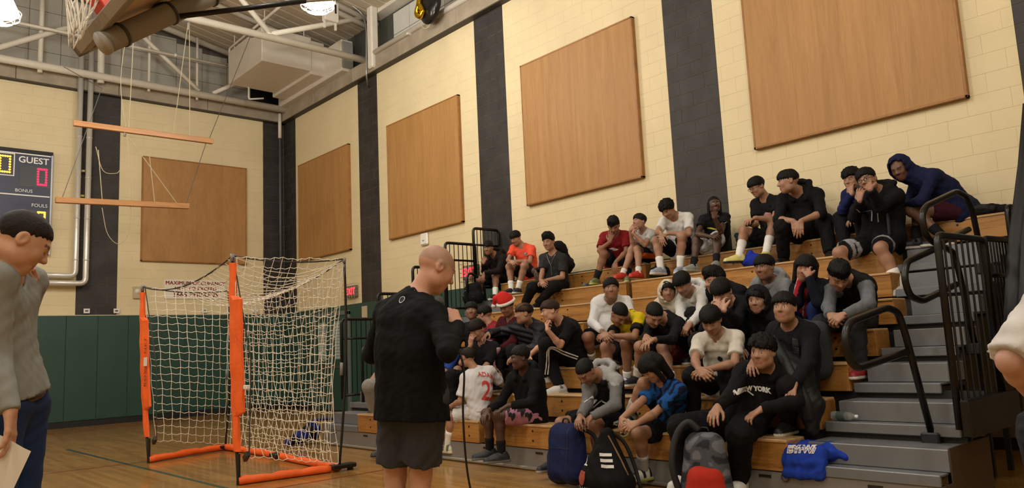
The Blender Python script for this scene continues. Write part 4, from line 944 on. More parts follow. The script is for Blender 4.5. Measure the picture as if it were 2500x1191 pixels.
    if sp['lids']: mixc(fr & (ax > .018) & (ax < .044) & (z > -.005) & (z < .001) & (y > .07), '#1a100c', .8)
    else:
        eye = fr & (((ax-.031)/.0125)**2+((z-.003)/.0075)**2 < 1); mixc(eye, '#cfc6bc', 1.); mixc(fr & (((ax-.031)/.006)**2+((z-.003)/.0075)**2 < 1), '#120c0a', 1.); mixc(fr & (ax > .018) & (ax < .045) & (z > .009) & (z < .013), '#1a100c', .6)
    if sp.get('buzz'): bz_ = (z > .030-np.clip(y, -.05, .1)*.15-.03*(y < .03)) & (z > -.03) & (ax < .1) & (np.abs(y) < .13) & (z < .13) & (y < .075); mixc(bz_, sp['buzz'], .5)
    if sp.get('stubble'): mixc(fr & (z < -.045) & (z > -.12), sp['stubble'], .3)
    D['body'] = vmesh('body', V, Fc, skinM, O, col)
    # ---- clothes
    def cloth(name, build, color, m=clothM, amp=None, f=135., h=None, colf=None):
        h = h or sp['h']; q = Fld([Fld.axis(lo[a]-.05, hi[a]+.05, h) for a in range(3)]); build(q)
        if amp is None: amp = sp['wr']
        if amp: q.wrinkle(rng, amp, f)
        V, Fc = q.surf()
        if not len(Fc): return None
        # crop away unused verts is automatic; colour
        c = np.tile(np.array(lin(color)), (len(V), 1))
        if colf is not None: colf(V, c)
        o = vmesh(name, V, Fc, m, O, c); D[name] = (o, BVHTree.FromPolygons([tuple(v) for v in V], [tuple(p) for p in Fc])); return o
    loose = {'tee': .017, 'jersey': .018, 'long': .011, 'hood': .021, 'jacket': .019, 'puffer': .030, 'sweat': .020}[sp['top']]
    longs = sp['top'] in ('long', 'hood', 'jacket', 'puffer', 'sweat')
    def top(q):
        torso(q, J, s, loose, bk, up, l, f, hem=sp.get('hem', .035), k=.05, wide=sp.get('wide', .016))
        if 'hemcut' in sp: q.half(J['P']+up*sp['hemcut'], -up)
        for S in 'RL':
            sh, e, w = J['s'+S], J['e'+S], J['w'+S]; bb = .75+.25*bk
            if longs:
                end = w-(w-e)*sp['cuff']; q.cone(sh, e, .044*s*bb+loose*.75, .037*s*bb+loose*.7, .035); q.cone(e, end, .038*s*bb+loose*.7, (.028+.016*sp['cuff'])*s+loose*.6, .025, flat=(0, 1))
                if sp['top'] in ('hood', 'sweat') and sp['cuff'] < .05: q.cone(w-(w-e)*.14, w, .032*s+loose*.35, .030*s+loose*.3, .006, flat=(0, 1))
            else: q.cone(sh, sh+(e-sh)*sp['slv'], .043*s*bb+loose*.75, .041*s*bb+loose*1.3, .035, flat=(0, 1))
        if sp['top'] == 'hood' and not sp['hood']:
            n0 = J['N']; hb = -f*.9+up*.35
            pr_ = [n0+l*a*.105*s+f*b_*s+up*c*s for a, b_, c in ((-.55, .10, -.045), (-.98, .03, .03), (-.85, -.06, .065), (0, -.115, .065), (.85, -.06, .065), (.98, .03, .03), (.55, .10, -.045))]
            for a, b_ in zip(pr_[:-1], pr_[1:]): q.cone(a, b_, .030*s, .030*s, .015)
            q.ell(n0-f*.135*s-up*.04*s, (.10*s, .065*s, .10*s), np.array([l, f, up]), .03)
        if sp['hood']:
            W = lambda a, b_, c: H+hs*(R[0]*a+R[1]*b_+R[2]*c)
            q.ell(W(0, -.012, .016), np.array((.112, .128, .130))*hs, R, .03); q.cone(W(0, -.03, -.05), J['N']-up*.02, .105*hs, .10*s, .05)
            q.ell(W(0, .02, 0), np.array((.088, .118, .112))*hs, R, .012, True); q.ell(W(0, .12, -.012), np.array((.068, .10, .098))*hs, R, .02, True)
        else:
            q.cone(J['N']-up*.05*s-0*f, H-R[2]*.03, (.060 if sp['top'] != 'hood' else .064)*s*(.8+.2*bk), .080*s, .010, cut=True)
        if sp['puff']:
            X, Y, Z = q.coords(); t = (X-J['P'][0])*up[0]+(Y-J['P'][1])*up[1]+(Z-J['P'][2])*up[2]; q.g = q.g-(sp['puff']*np.abs(np.sin(t*48))).astype(np.float32)
    cloth(sp.get('topname', {'tee': 'tee_shirt', 'jersey': 'jersey', 'long': 'long_sleeve_shirt', 'hood': 'hoodie', 'jacket': 'jacket', 'puffer': 'puffer_jacket', 'sweat': 'sweatshirt'}[sp['top']]), top, sp['tc'], m=foilM if sp['top'] == 'puffer' else clothM, colf=sp.get('topcol') and (lambda V, c: sp['topcol'](V, c, D)))
    def bottom(q):
        hl = unit(J['hL']-J['hR']); off = .016 if sp['bot'] != 'shorts' else .018
        for g_ in (-1, 1): q.cone(J['P']+hl*g_*.056*s*bk+up*.075*s, J['P']+hl*g_*.056*s*bk, .090*s*bk+.004, .098*s*bk+.008, .05)
        for S in 'RL':
            h_, k_, a = J['h'+S], J['k'+S], J['a'+S]; bb = .75+.25*bk
            if sp['bot'] == 'shorts':
                e_ = h_+(k_-h_)*sp['inseam']; q.cone(h_, e_, .084*s*bb+.012, .080*s*bb+off, .05, flat=(0, 1))
            else:
                t_ = {'pants': .020, 'track': .022, 'jeans': .014, 'wide': .034}[sp['bot']]; q.cone(h_, k_, .088*s*bb+t_, .058*s*bb+t_, .05); q.cone(k_, a-(a-k_)*.02, .056*s*bb+t_, .040*s*bb+t_*.9, .03, flat=(0, 1))
    cloth({'shorts': 'shorts', 'pants': 'trousers', 'track': 'track_pants', 'jeans': 'jeans', 'wide': 'trousers'}[sp['bot']], bottom, sp['bc'], amp=sp['wr']*1.2, colf=sp.get('botcol') and (lambda V, c: sp['botcol'](V, c, D)))
    # ---- socks and shoes
    for S in 'RL':
        a, k_ = J['a'+S], J['k'+S]; t = feet[S]
        if sp['sockh'] and sp['bot'] == 'shorts' or sp.get('showsock'):
            b_ = MB(); bb = .75+.25*bk; cf = k_+(a-k_)*.30-t*.018*s; Lc = np.linalg.norm(cf-a); n = 8; P_ = []; rs_ = []
            for i in range(n):
                u_ = -.035*s+(sp['sockh']*1.25*s+.045*s)*i/(n-1); P_.append(a+unit(cf-a)*u_); w_ = max(0, u_/Lc); rs_.append((.034*(1-w_)+.053*bb*w_)*s+.0075+.0015*math.sin(i*2.4))
            b_.tube(P_, rs_, 16)
            me = b_.mesh('sock', True); ca = me.color_attributes.new('Col', 'FLOAT_COLOR', 'POINT'); ca.data.foreach_set('color', np.tile(np.array([*lin(sp['sock']), 1.], np.float32), len(me.vertices))); link('sock', me, clothM, O)
        if not sp['foot'] or sp['shoe'] is None: continue
        q = Fld([Fld.axis(-.08, .08, .009), Fld.axis(-.14, .25, .009), Fld.axis(-.02, .16, .0075)])
        q.cone((0, -.045, .045), (0, .055, .040), .044, .045, .03); q.cone((0, .05, .036), (0, .165, .030), .046, .036, .03); q.cone((0, -.03, .05), (0, -.015, .105), .042, .044, .025, flat=(0, 1)); q.cone((0, .02, .07), (0, .10, .045), .03, .03, .03)
        q.cone((0, -.055, .012), (0, .165, .012), .046, .042, .012, sq=((0, 0, 1), .55)); q.half((0, 0, .001), (0, 0, -1)); q.cone((0, -.02, .11), (0, -.015, .14), .034, .036, .006, cut=True)
        V, Fc = q.surf(); loc = V.copy(); tz = t[2]; ty = unit(t); sx = unit(np.cross(ty, (0, 0, 1))); uz = np.cross(sx, ty); og = a-uz*.086*s
        V = og+s*(loc[:, :1]*sx+loc[:, 1:2]*ty+loc[:, 2:]*uz); c = np.tile(np.array(lin(sp['shoe'])), (len(V), 1)); c[loc[:, 2] < .024] = lin(sp['sole'])
        if sp.get('shoecol2'): c[(loc[:, 2] > .03) & (np.abs(np.sin(loc[:, 1]*38)) > .8)] = lin(sp['shoecol2'])
        vmesh('shoe', V, Fc, shoeM, O, c)
    if sp['hair']: D['hair'] = hair(O, H, R, hs, sp['hair'], sp['hc'], rng, sp['tip'])
    return D
# ---- things on clothes
def on_cloth(D, part, p, n, off=.004):
    bv = D[part][1]; n = unit(n); h = bv.ray_cast(Vector(p+n*.35), Vector(-n), .7)
    if h[0] is None: h = bv.find_nearest(Vector(p))
    return np.array(h[0])+np.array(h[1])*off if h[0] is not None else np.asarray(p)
def ribbon(D, part, pts, width, color, name='stripe', n=22, off=.004, m=None, nrm=None, parent=None):
    """a flat band laid on the cloth along a polyline"""
    bv = D[part][1]; P = catmull(pts, 8); b = MB(); vs = []
    for i, p in enumerate(P):
        h = bv.find_nearest(Vector(p)) if nrm is None else bv.ray_cast(Vector(np.asarray(p)+unit(nrm)*.3), Vector(-unit(nrm)), .6)
        if h[0] is None: h = bv.find_nearest(Vector(p))
        q, nn = np.array(h[0]), np.array(h[1]); t = unit(P[min(i+1, len(P)-1)]-P[max(i-1, 0)]); sd = unit(np.cross(nn, t)); vs += [q+nn*off-sd*width/2, q+nn*off+sd*width/2]
    b.add(vs, [(2*i, 2*i+1, 2*i+3, 2*i+2) for i in range(len(P)-1)]); return b.build(name, m or mat('print_'+color[1:], color, .7), parent or D[part][0])
def print_text(D, part, txt, size, p, n, upv, color, bold=.0, arc=0., name='lettering', flip=False, shear=0, sq=1.):
    n = unit(n); upv = unit(np.asarray(upv)-n*(np.asarray(upv)@n)); x = np.cross(upv, n); vs, fs = text_mesh(txt, size, (0, 0, 0), (1, 0, 0), (0, 1, 0), bold=bold, shear=shear)
    bm = bmesh.new(); bv = [bm.verts.new(v) for v in vs]
    for f_ in fs:
        try: bm.faces.new([bv[i] for i in f_])
        except ValueError: pass
    bmesh.ops.triangulate(bm, faces=bm.faces[:]); bmesh.ops.subdivide_edges(bm, edges=[e for e in bm.edges if e.calc_length() > size*.25], cuts=2, use_grid_fill=True)
    for v in bm.verts:
        a, b_ = v.co.x*sq, v.co.y-arc*v.co.x**2; q = on_cloth(D, part, p+x*a+upv*b_, n, .005); v.co = Vector(q)
    me = bpy.data.meshes.new(name); bm.to_mesh(me); bm.free(); return link(name, me, mat('print_'+color[1:], color, .7), D[part][0])
def print_poly(D, part, poly, p, n, upv, color, name='emblem', off=.005):
    n = unit(n); upv = unit(np.asarray(upv)-n*(np.asarray(upv)@n)); x = np.cross(upv, n); bm = bmesh.new(); f_ = bm.faces.new([bm.verts.new((a, b_, 0)) for a, b_ in poly]); bmesh.ops.triangulate(bm, faces=bm.faces[:])
    bmesh.ops.subdivide_edges(bm, edges=bm.edges[:], cuts=2, use_grid_fill=True)
    for v in bm.verts: v.co = Vector(on_cloth(D, part, p+x*v.co.x+upv*v.co.y, n, off))
    me = bpy.data.meshes.new(name); bm.to_mesh(me); bm.free(); return link(name, me, mat('print_'+color[1:], color, .7), D[part][0])
SWOOSH = [(-.5, .02), (-.38, -.16), (-.18, -.2), (.1, -.08), (.5, .22), (.0, .0), (-.2, -.05), (-.33, -.02)]
LEAP = [(-.05, .5), (.02, .52), (.06, .44), (.02, .36), (.1, .2), (.06, .02), (.2, -.12), (.5, -.22), (.48, -.3), (.2, -.22), (.02, -.1), (-.2, -.2), (-.3, -.36), (-.38, -.34), (-.24, -.08), (-.08, .06), (-.06, .2), (-.04, .34)]
def scl(poly, k): return [(a*k, b*k) for a, b in poly]
JOINTS = {
    'A1': [(-0.226,-8.647,2.362),(-0.382,-8.789,2.776),(-0.532,-8.769,2.878),(-0.41,-8.62,2.757),(-0.358,-8.937,2.69),(-0.506,-8.61,2.506),(-0.513,-8.978,2.473),(-0.641,-8.759,2.617),(-0.705,-8.847,2.45),(-0.311,-8.624,2.358),(-0.14,-8.669,2.367),(-0.702,-8.712,2.353),(-0.49,-8.86,2.412),(-0.525,-8.536,2.073),(-0.604,-8.977,2.074)],
    'A2': [(-0.243,-9.409,2.38),(-0.359,-9.443,2.831),(-0.481,-9.406,2.961),(-0.443,-9.294,2.813),(-0.318,-9.595,2.766),(-0.602,-9.332,2.605),(-0.45,-9.674,2.548),(-0.726,-9.519,2.563),(-0.646,-9.555,2.562),(-0.224,-9.324,2.375),(-0.26,-9.495,2.385),(-0.6,-9.34,2.5),(-0.592,-9.689,2.479),(-0.622,-9.398,2.134),(-0.635,-9.573,2.126)],
    'A3': [(-0.672,-10.46,2.097),(-0.775,-10.547,2.558),(-0.87,-10.554,2.722),(-0.827,-10.377,2.506),(-0.745,-10.703,2.468),(-0.943,-10.454,2.264),(-0.797,-10.72,2.191),(-1.108,-10.586,2.152),(-1.009,-10.611,2.153),(-0.708,-10.376,2.098),(-0.637,-10.545,2.095),(-1.123,-10.42,2.064),(-1.003,-10.743,2.055),(-1.022,-10.124,1.829),(-1.03,-10.424,1.829)],
    'A4': [(-0.228,-10.111,2.353),(-0.455,-10.434,2.507),(-0.541,-10.417,2.649),(-0.46,-10.274,2.513),(-0.44,-10.55,2.398),(-0.564,-10.086,2.391),(-0.652,-10.465,2.305),(-0.766,-10.129,2.348),(-0.83,-10.352,2.316),(-0.241,-10.032,2.34),(-0.216,-10.19,2.364),(-0.594,-9.929,2.372),(-0.552,-10.322,2.443),(-0.596,-10.133,2.093),(-0.59,-10.352,2.1)],
    'B1': [(-0.207,-11.274,2.362),(-0.424,-11.438,2.749),(-0.553,-11.537,2.837),(-0.466,-11.271,2.728),(-0.377,-11.598,2.704),(-0.628,-11.313,2.512),(-0.477,-11.673,2.459),(-0.645,-11.528,2.603),(-0.657,-11.624,2.317),(-0.242,-11.192,2.37),(-0.171,-11.356,2.353),(-0.6,-11.365,2.467),(-0.405,-11.686,2.412),(-0.621,-11.207,2.118),(-0.604,-11.755,2.093)],
    'B2': [(-0.202,-11.8,2.353),(-0.391,-11.942,2.717),(-0.515,-11.968,2.831),(-0.343,-11.793,2.67),(-0.42,-12.087,2.648),(-0.536,-11.843,2.517),(-0.616,-12.111,2.49),(-0.628,-11.887,2.709),(-0.737,-12.022,2.65),(-0.189,-11.718,2.346),(-0.212,-11.882,2.36),(-0.535,-11.809,2.46),(-0.572,-11.94,2.453),(-0.668,-11.741,2.142),(-0.688,-12.029,2.133)],
    'B3': [(-0.244,-12.445,2.379),(-0.423,-12.516,2.832),(-0.598,-12.51,2.908),(-0.484,-12.349,2.782),(-0.412,-12.688,2.784),(-0.702,-12.402,2.612),(-0.544,-12.775,2.548),(-0.863,-12.575,2.562),(-0.712,-12.593,2.569),(-0.229,-12.354,2.372),(-0.258,-12.536,2.385),(-0.619,-12.301,2.523),(-0.621,-12.709,2.512),(-0.682,-12.391,2.144),(-0.626,-12.654,2.122)],
    'B4': [(-0.21,-12.943,2.359),(-0.376,-13.073,2.757),(-0.495,-13.146,2.864),(-0.405,-12.912,2.718),(-0.397,-13.227,2.7),(-0.576,-12.924,2.522),(-0.569,-13.259,2.506),(-0.602,-13.136,2.455),(-0.729,-13.286,2.659),(-0.205,-12.914,2.278),(-0.213,-12.972,2.439),(-0.552,-12.872,2.447),(-0.543,-13.176,2.452),(-0.708,-12.915,2.122),(-0.691,-13.237,2.126)],
    'B5': [(-0.241,-13.776,2.383),(-0.378,-13.8,2.844),(-0.5,-13.758,2.979),(-0.356,-13.631,2.799),(-0.402,-13.96,2.775),(-0.443,-13.665,2.54),(-0.552,-13.968,2.545),(-0.677,-13.679,2.53),(-0.762,-13.864,2.563),(-0.267,-13.794,2.299),(-0.213,-13.758,2.467),(-0.528,-13.54,2.485),(-0.568,-13.957,2.501),(-0.728,-13.576,2.161),(-0.717,-13.919,2.151)],
    'B6': [(-0.223,-14.182,2.374),(-0.479,-14.279,2.828),(-0.654,-14.24,2.932),(-0.541,-14.095,2.765),(-0.435,-14.459,2.767),(-0.708,-14.11,2.508),(-0.588,-14.555,2.518),(-0.817,-14.343,2.452),(-0.806,-14.429,2.44),(-0.319,-14.15,2.378),(-0.127,-14.213,2.369),(-0.776,-14.179,2.413),(-0.456,-14.522,2.45),(-0.545,-14.039,2.08),(-0.617,-14.624,2.066)],
    'B7': [(-0.2,-14.804,2.355),(-0.416,-14.933,2.752),(-0.583,-14.929,2.83),(-0.377,-14.772,2.7),(-0.411,-15.104,2.718),(-0.58,-14.791,2.517),(-0.518,-15.117,2.465),(-0.682,-14.955,2.651),(-0.722,-15.011,2.416),(-0.121,-14.766,2.333),(-0.278,-14.844,2.377),(-0.514,-14.726,2.441),(-0.646,-14.989,2.482),(-0.654,-14.815,2.096),(-0.607,-15.003,2.099)],
    'B8': [(-0.695,-15.218,2.119),(-0.809,-15.306,2.614),(-0.976,-15.257,2.713),(-0.774,-15.124,2.586),(-0.832,-15.473,2.53),(-0.971,-15.084,2.366),(-1.091,-15.4,2.406),(-1.137,-15.231,2.49),(-1.295,-15.414,2.555),(-0.732,-15.128,2.113),(-0.658,-15.308,2.124),(-1.131,-14.965,2.009),(-1.082,-15.354,2.006),(-1.069,-15.012,1.598),(-1.036,-15.486,1.613)],
    'B9': [(-0.276,-15.852,2.382),(-0.503,-15.569,2.736),(-0.605,-15.442,2.843),(-0.338,-15.488,2.712),(-0.579,-15.74,2.7),(-0.357,-15.352,2.458),(-0.714,-15.65,2.46),(-0.512,-15.215,2.322),(-0.569,-15.452,2.462),(-0.187,-15.841,2.409),(-0.366,-15.861,2.354),(-0.402,-15.475,2.482),(-0.591,-15.496,2.391),(-0.534,-15.482,2.1),(-0.604,-15.765,2.091)],
    'C1': [(-1.972,-12.505,1.311),(-2.069,-12.732,1.711),(-2.182,-12.838,1.811),(-2.139,-12.577,1.667),(-1.968,-12.867,1.667),(-2.298,-12.63,1.451),(-2.082,-13.026,1.476),(-2.366,-12.831,1.349),(-2.254,-12.892,1.372),(-2.062,-12.518,1.308),(-1.883,-12.494,1.314),(-2.443,-12.673,1.29),(-2.081,-12.852,1.285),(-2.208,-12.518,1.032),(-2.364,-12.963,1.046)],
    'C2': [(-2.402,-13.333,1.068),(-2.575,-13.428,1.491),(-2.757,-13.428,1.497),(-2.587,-13.268,1.407),(-2.634,-13.585,1.441),(-2.813,-13.326,1.275),(-2.824,-13.661,1.266),(-3.01,-13.441,1.307),(-2.991,-13.497,1.281),(-2.376,-13.249,1.057),(-2.428,-13.416,1.08),(-2.758,-13.216,1.176),(-2.798,-13.519,1.199),(-2.754,-13.205,0.798),(-2.685,-13.414,0.857)],
    'C3': [(-2.38,-13.749,1.062),(-2.605,-13.896,1.451),(-2.789,-13.891,1.464),(-2.605,-13.719,1.45),(-2.626,-14.037,1.351),(-2.782,-13.77,1.248),(-2.848,-14.122,1.217),(-2.963,-13.917,1.262),(-3.081,-14.094,1.225),(-2.438,-13.681,1.072),(-2.322,-13.818,1.052),(-2.835,-13.726,1.166),(-2.712,-13.9,1.148),(-2.678,-13.541,0.869),(-2.754,-14.017,0.786)],
    'C4': [(-1.951,-13.333,1.309),(-2.137,-13.585,1.608),(-2.245,-13.662,1.713),(-2.104,-13.43,1.584),(-2.183,-13.724,1.548),(-2.227,-13.307,1.401),(-2.119,-13.762,1.307),(-2.395,-13.438,1.365),(-2.325,-13.703,1.33),(-1.96,-13.251,1.307),(-1.942,-13.416,1.311),(-2.309,-13.351,1.411),(-2.245,-13.619,1.406),(-2.32,-13.37,1.057),(-2.3,-13.647,1.057)],
    'C5': [(-1.941,-13.723,1.315),(-2.144,-13.9,1.701),(-2.314,-13.904,1.772),(-2.155,-13.73,1.629),(-2.195,-14.057,1.642),(-2.309,-13.854,1.44),(-2.375,-14.128,1.449),(-2.464,-14.014,1.366),(-2.589,-14.161,1.36),(-1.931,-13.637,1.339),(-1.952,-13.809,1.29),(-2.328,-13.641,1.442),(-2.31,-14.01,1.296),(-2.324,-13.65,1.057),(-2.32,-13.719,1.047)],
    'C6': [(-1.945,-14.149,1.32),(-2.169,-14.322,1.709),(-2.35,-14.311,1.758),(-2.165,-14.145,1.679),(-2.211,-14.481,1.643),(-2.263,-14.002,1.458),(-2.297,-14.469,1.376),(-2.48,-14.064,1.38),(-2.504,-14.352,1.346),(-1.943,-14.058,1.318),(-1.948,-14.241,1.321),(-2.338,-14.015,1.449),(-2.334,-14.34,1.449),(-2.324,-14.024,1.057),(-2.323,-14.35,1.057)],
    'C7': [(-2.394,-14.527,1.075),(-2.519,-14.574,1.552),(-2.695,-14.597,1.625),(-2.547,-14.401,1.482),(-2.564,-14.744,1.506),(-2.761,-14.429,1.296),(-2.796,-14.787,1.345),(-2.814,-14.607,1.456),(-3.017,-14.817,1.443),(-2.401,-14.434,1.074),(-2.387,-14.62,1.075),(-2.806,-14.377,1.195),(-2.785,-14.716,1.196),(-2.762,-14.372,0.797),(-2.755,-14.707,0.797)],
    'C8': [(-2.381,-14.692,1.053),(-2.555,-14.891,1.43),(-2.698,-14.952,1.522),(-2.514,-14.73,1.384),(-2.605,-15.041,1.367),(-2.659,-14.652,1.172),(-2.52,-15.117,1.123),(-2.825,-14.805,1.125),(-2.746,-15.08,1.106),(-2.399,-14.606,1.05),(-2.365,-14.779,1.055),(-2.761,-14.727,1.173),(-2.675,-15.007,1.169),(-2.756,-14.742,0.796),(-2.73,-15.03,0.796)],
    'C9': [(-1.953,-14.584,1.313),(-2.075,-14.735,1.741),(-2.224,-14.769,1.843),(-2.024,-14.571,1.707),(-2.109,-14.89,1.667),(-2.152,-14.474,1.484),(-2.152,-14.95,1.403),(-2.357,-14.565,1.413),(-2.365,-14.855,1.377),(-1.953,-14.494,1.31),(-1.953,-14.674,1.316),(-2.341,-14.511,1.441),(-2.313,-14.825,1.441),(-2.325,-14.525,1.057),(-2.318,-14.842,1.057)],
    'C10': [(-1.949,-15.013,1.313),(-2.153,-15.16,1.683),(-2.289,-15.202,1.786),(-2.116,-15.007,1.617),(-2.204,-15.306,1.618),(-2.317,-15.104,1.483),(-2.413,-15.353,1.469),(-2.314,-15.17,1.708),(-2.457,-15.309,1.7),(-1.956,-14.928,1.311),(-1.942,-15.099,1.314),(-2.328,-14.956,1.423),(-2.284,-15.251,1.422),(-2.323,-14.961,1.057),(-2.309,-15.258,1.057)],
    'C11': [(-1.939,-15.423,1.321),(-2.235,-15.57,1.677),(-2.425,-15.559,1.684),(-2.228,-15.393,1.6),(-2.297,-15.722,1.594),(-2.44,-15.45,1.424),(-2.504,-15.817,1.428),(-2.646,-15.556,1.354),(-2.709,-15.715,1.351),(-1.998,-15.352,1.317),(-1.881,-15.495,1.324),(-2.419,-15.373,1.295),(-2.288,-15.604,1.306),(-2.311,-15.177,0.97),(-2.359,-15.626,0.919)],
    'C12': [(-2.851,-15.308,0.804),(-2.93,-15.368,1.295),(-3.075,-15.408,1.422),(-2.873,-15.197,1.257),(-2.948,-15.538,1.225),(-3.073,-15.147,1.05),(-3.118,-15.58,0.994),(-3.305,-15.235,1.025),(-3.324,-15.57,0.855),(-2.804,-15.226,0.811),(-2.901,-15.389,0.797),(-3.233,-15.275,0.866),(-3.317,-15.515,0.827),(-3.182,-15.063,0.524),(-3.084,-15.355,0.537)],
    'C13': [(-2.821,-14.64,0.805),(-2.98,-14.726,1.254),(-3.127,-14.755,1.369),(-3.044,-14.562,1.192),(-2.988,-14.897,1.209),(-3.255,-14.652,1.033),(-3.159,-14.97,1),(-3.428,-14.805,0.97),(-3.37,-14.86,0.966),(-2.851,-14.553,0.801),(-2.792,-14.726,0.81),(-3.251,-14.609,0.907),(-3.157,-14.891,0.928),(-3.184,-14.541,0.528),(-3.171,-14.884,0.536)],
    'C14': [(-3.274,-15.03,0.534),(-3.203,-15.293,0.961),(-3.347,-15.347,1.089),(-3.294,-15.117,0.929),(-3.163,-15.459,0.891),(-3.541,-15.16,0.774),(-3.364,-15.596,0.723),(-3.784,-15.199,0.713),(-3.537,-15.412,0.681),(-3.317,-14.944,0.539),(-3.231,-15.118,0.529),(-3.742,-14.82,0.545),(-3.644,-15.276,0.509),(-3.605,-14.737,0.16),(-3.493,-15.145,0.144)],
    'C15': [(-3.236,-14.291,0.535),(-3.462,-14.481,0.879),(-3.594,-14.464,0.996),(-3.406,-14.331,0.811),(-3.483,-14.637,0.802),(-3.645,-14.339,0.703),(-3.631,-14.476,0.621),(-3.842,-14.315,0.599),(-3.85,-14.49,0.574),(-3.228,-14.277,0.62),(-3.245,-14.306,0.45),(-3.535,-14.318,0.862),(-3.639,-14.303,0.461),(-3.471,-14.076,0.592),(-3.489,-14.218,0.133)],
    'C16': [(-3.239,-13.61,0.54),(-3.401,-13.739,0.951),(-3.575,-13.694,0.969),(-3.439,-13.589,0.844),(-3.408,-13.901,0.876),(-3.604,-13.716,0.679),(-3.555,-14.002,0.678),(-3.798,-13.809,0.604),(-3.725,-13.875,0.591),(-3.252,-13.524,0.541),(-3.225,-13.696,0.538),(-3.622,-13.385,0.507),(-3.608,-13.791,0.497),(-3.614,-13.262,0.152),(-3.595,-13.797,0.119)],
    'D1': [(-2.402,-10.685,1.087),(-2.432,-10.706,1.546),(-2.492,-10.717,1.713),(-2.491,-10.557,1.498),(-2.382,-10.856,1.496),(-2.608,-10.525,1.266),(-2.467,-10.923,1.258),(-2.767,-10.651,1.172),(-2.671,-10.915,1.169),(-2.422,-10.602,1.085),(-2.382,-10.768,1.087),(-2.801,-10.646,1.161),(-2.723,-10.941,1.163),(-2.761,-10.631,0.798),(-2.734,-10.921,0.797)],
    'D2': [(-2.394,-11.016,1.06),(-2.4,-11.009,1.511),(-2.433,-10.909,1.651),(-2.325,-10.863,1.474),(-2.417,-11.165,1.447),(-2.407,-10.723,1.268),(-2.591,-11.066,1.278),(-2.591,-10.638,1.174),(-2.717,-10.901,1.193),(-2.353,-10.941,1.059),(-2.435,-11.091,1.061),(-2.611,-10.664,1.151),(-2.755,-10.893,1.163),(-2.705,-10.67,0.797),(-2.753,-10.902,0.797)],
    'D3': [(-2.404,-11.426,1.095),(-2.45,-11.444,1.565),(-2.548,-11.479,1.712),(-2.452,-11.279,1.536),(-2.47,-11.604,1.52),(-2.582,-11.207,1.313),(-2.6,-11.614,1.287),(-2.776,-11.249,1.2),(-2.79,-11.539,1.184),(-2.408,-11.339,1.096),(-2.4,-11.513,1.094),(-2.784,-11.232,1.17),(-2.788,-11.552,1.169),(-2.754,-11.227,0.797),(-2.755,-11.542,0.797)],
    'D4': [(-2.38,-11.693,1.056),(-2.506,-11.844,1.483),(-2.642,-11.884,1.6),(-2.56,-11.676,1.45),(-2.493,-12.001,1.406),(-2.598,-11.41,1.398),(-2.645,-12.073,1.189),(-2.83,-11.452,1.397),(-2.809,-11.912,1.141),(-2.367,-11.604,1.055),(-2.393,-11.782,1.056),(-2.742,-11.496,1.181),(-2.782,-11.813,1.181),(-2.745,-11.51,0.796),(-2.758,-11.826,0.796)],
    'D5': [(-2.378,-12.423,1.079),(-2.612,-12.455,1.487),(-2.761,-12.446,1.595),(-2.586,-12.283,1.458),(-2.635,-12.606,1.398),(-2.673,-12.179,1.219),(-2.836,-12.642,1.216),(-2.886,-12.206,1.123),(-3,-12.63,1.383),(-2.31,-12.376,1.044),(-2.447,-12.469,1.114),(-2.706,-12.313,1.129),(-2.838,-12.431,1.232),(-2.695,-12.46,0.773),(-2.75,-12.271,0.895)],
    'D6': [(-2.825,-11.386,0.817),(-2.871,-11.411,1.293),(-2.972,-11.413,1.449),(-2.905,-11.249,1.218),(-2.85,-11.576,1.224),(-3.128,-11.292,1.065),(-3.017,-11.594,1.006),(-3.077,-11.411,1.262),(-3.222,-11.521,0.916),(-2.827,-11.296,0.818),(-2.822,-11.476,0.816),(-3.213,-11.203,0.92),(-3.215,-11.53,0.92),(-3.185,-11.2,0.536),(-3.185,-11.523,0.536)],
    'D7': [(-3.259,-11.725,0.54),(-3.246,-11.71,0.987),(-3.301,-11.637,1.134),(-3.09,-11.763,0.966),(-3.383,-11.683,0.9),(-2.901,-11.722,0.804),(-3.456,-11.663,0.656),(-2.789,-11.579,0.919),(-3.447,-11.457,0.591),(-3.217,-11.654,0.532),(-3.301,-11.796,0.548),(-3.278,-11.287,0.473),(-3.419,-11.443,0.49),(-3.234,-11.273,0.121),(-3.402,-11.338,0.151)],
    'D8': [(-3.283,-12.628,0.525),(-3.397,-12.688,0.968),(-3.497,-12.73,1.111),(-3.425,-12.531,0.9),(-3.394,-12.853,0.919),(-3.5,-12.414,0.672),(-3.498,-12.869,0.671),(-3.712,-12.447,0.595),(-3.681,-12.719,0.651),(-3.288,-12.538,0.53),(-3.292,-12.712,0.521),(-3.587,-12.267,0.554),(-3.619,-12.477,0.545),(-3.546,-12.255,0.177),(-3.585,-12.481,0.167)],
    'D9': [(-2.85,-9.662,0.855),(-2.865,-9.676,1.348),(-2.911,-9.67,1.533),(-2.877,-9.508,1.295),(-2.878,-9.842,1.292),(-2.999,-9.435,1.059),(-3.004,-9.86,1.048),(-3.198,-9.485,0.946),(-3.2,-9.784,0.941),(-2.924,-9.614,0.835),(-2.777,-9.71,0.873),(-3.327,-9.542,0.799),(-3.178,-9.78,0.922),(-3.183,-9.437,0.461),(-3.18,-9.781,0.537)],
    'D10': [(-3.242,-10.606,0.543),(-3.292,-10.641,1.013),(-3.387,-10.686,1.166),(-3.305,-10.473,0.966),(-3.305,-10.808,0.963),(-3.439,-10.388,0.741),(-3.446,-10.83,0.728),(-3.647,-10.448,0.65),(-3.65,-10.746,0.645),(-3.209,-10.522,0.547),(-3.275,-10.689,0.537),(-3.608,-10.455,0.489),(-3.675,-10.759,0.479),(-3.647,-10.442,0.101),(-3.633,-10.754,0.095)],
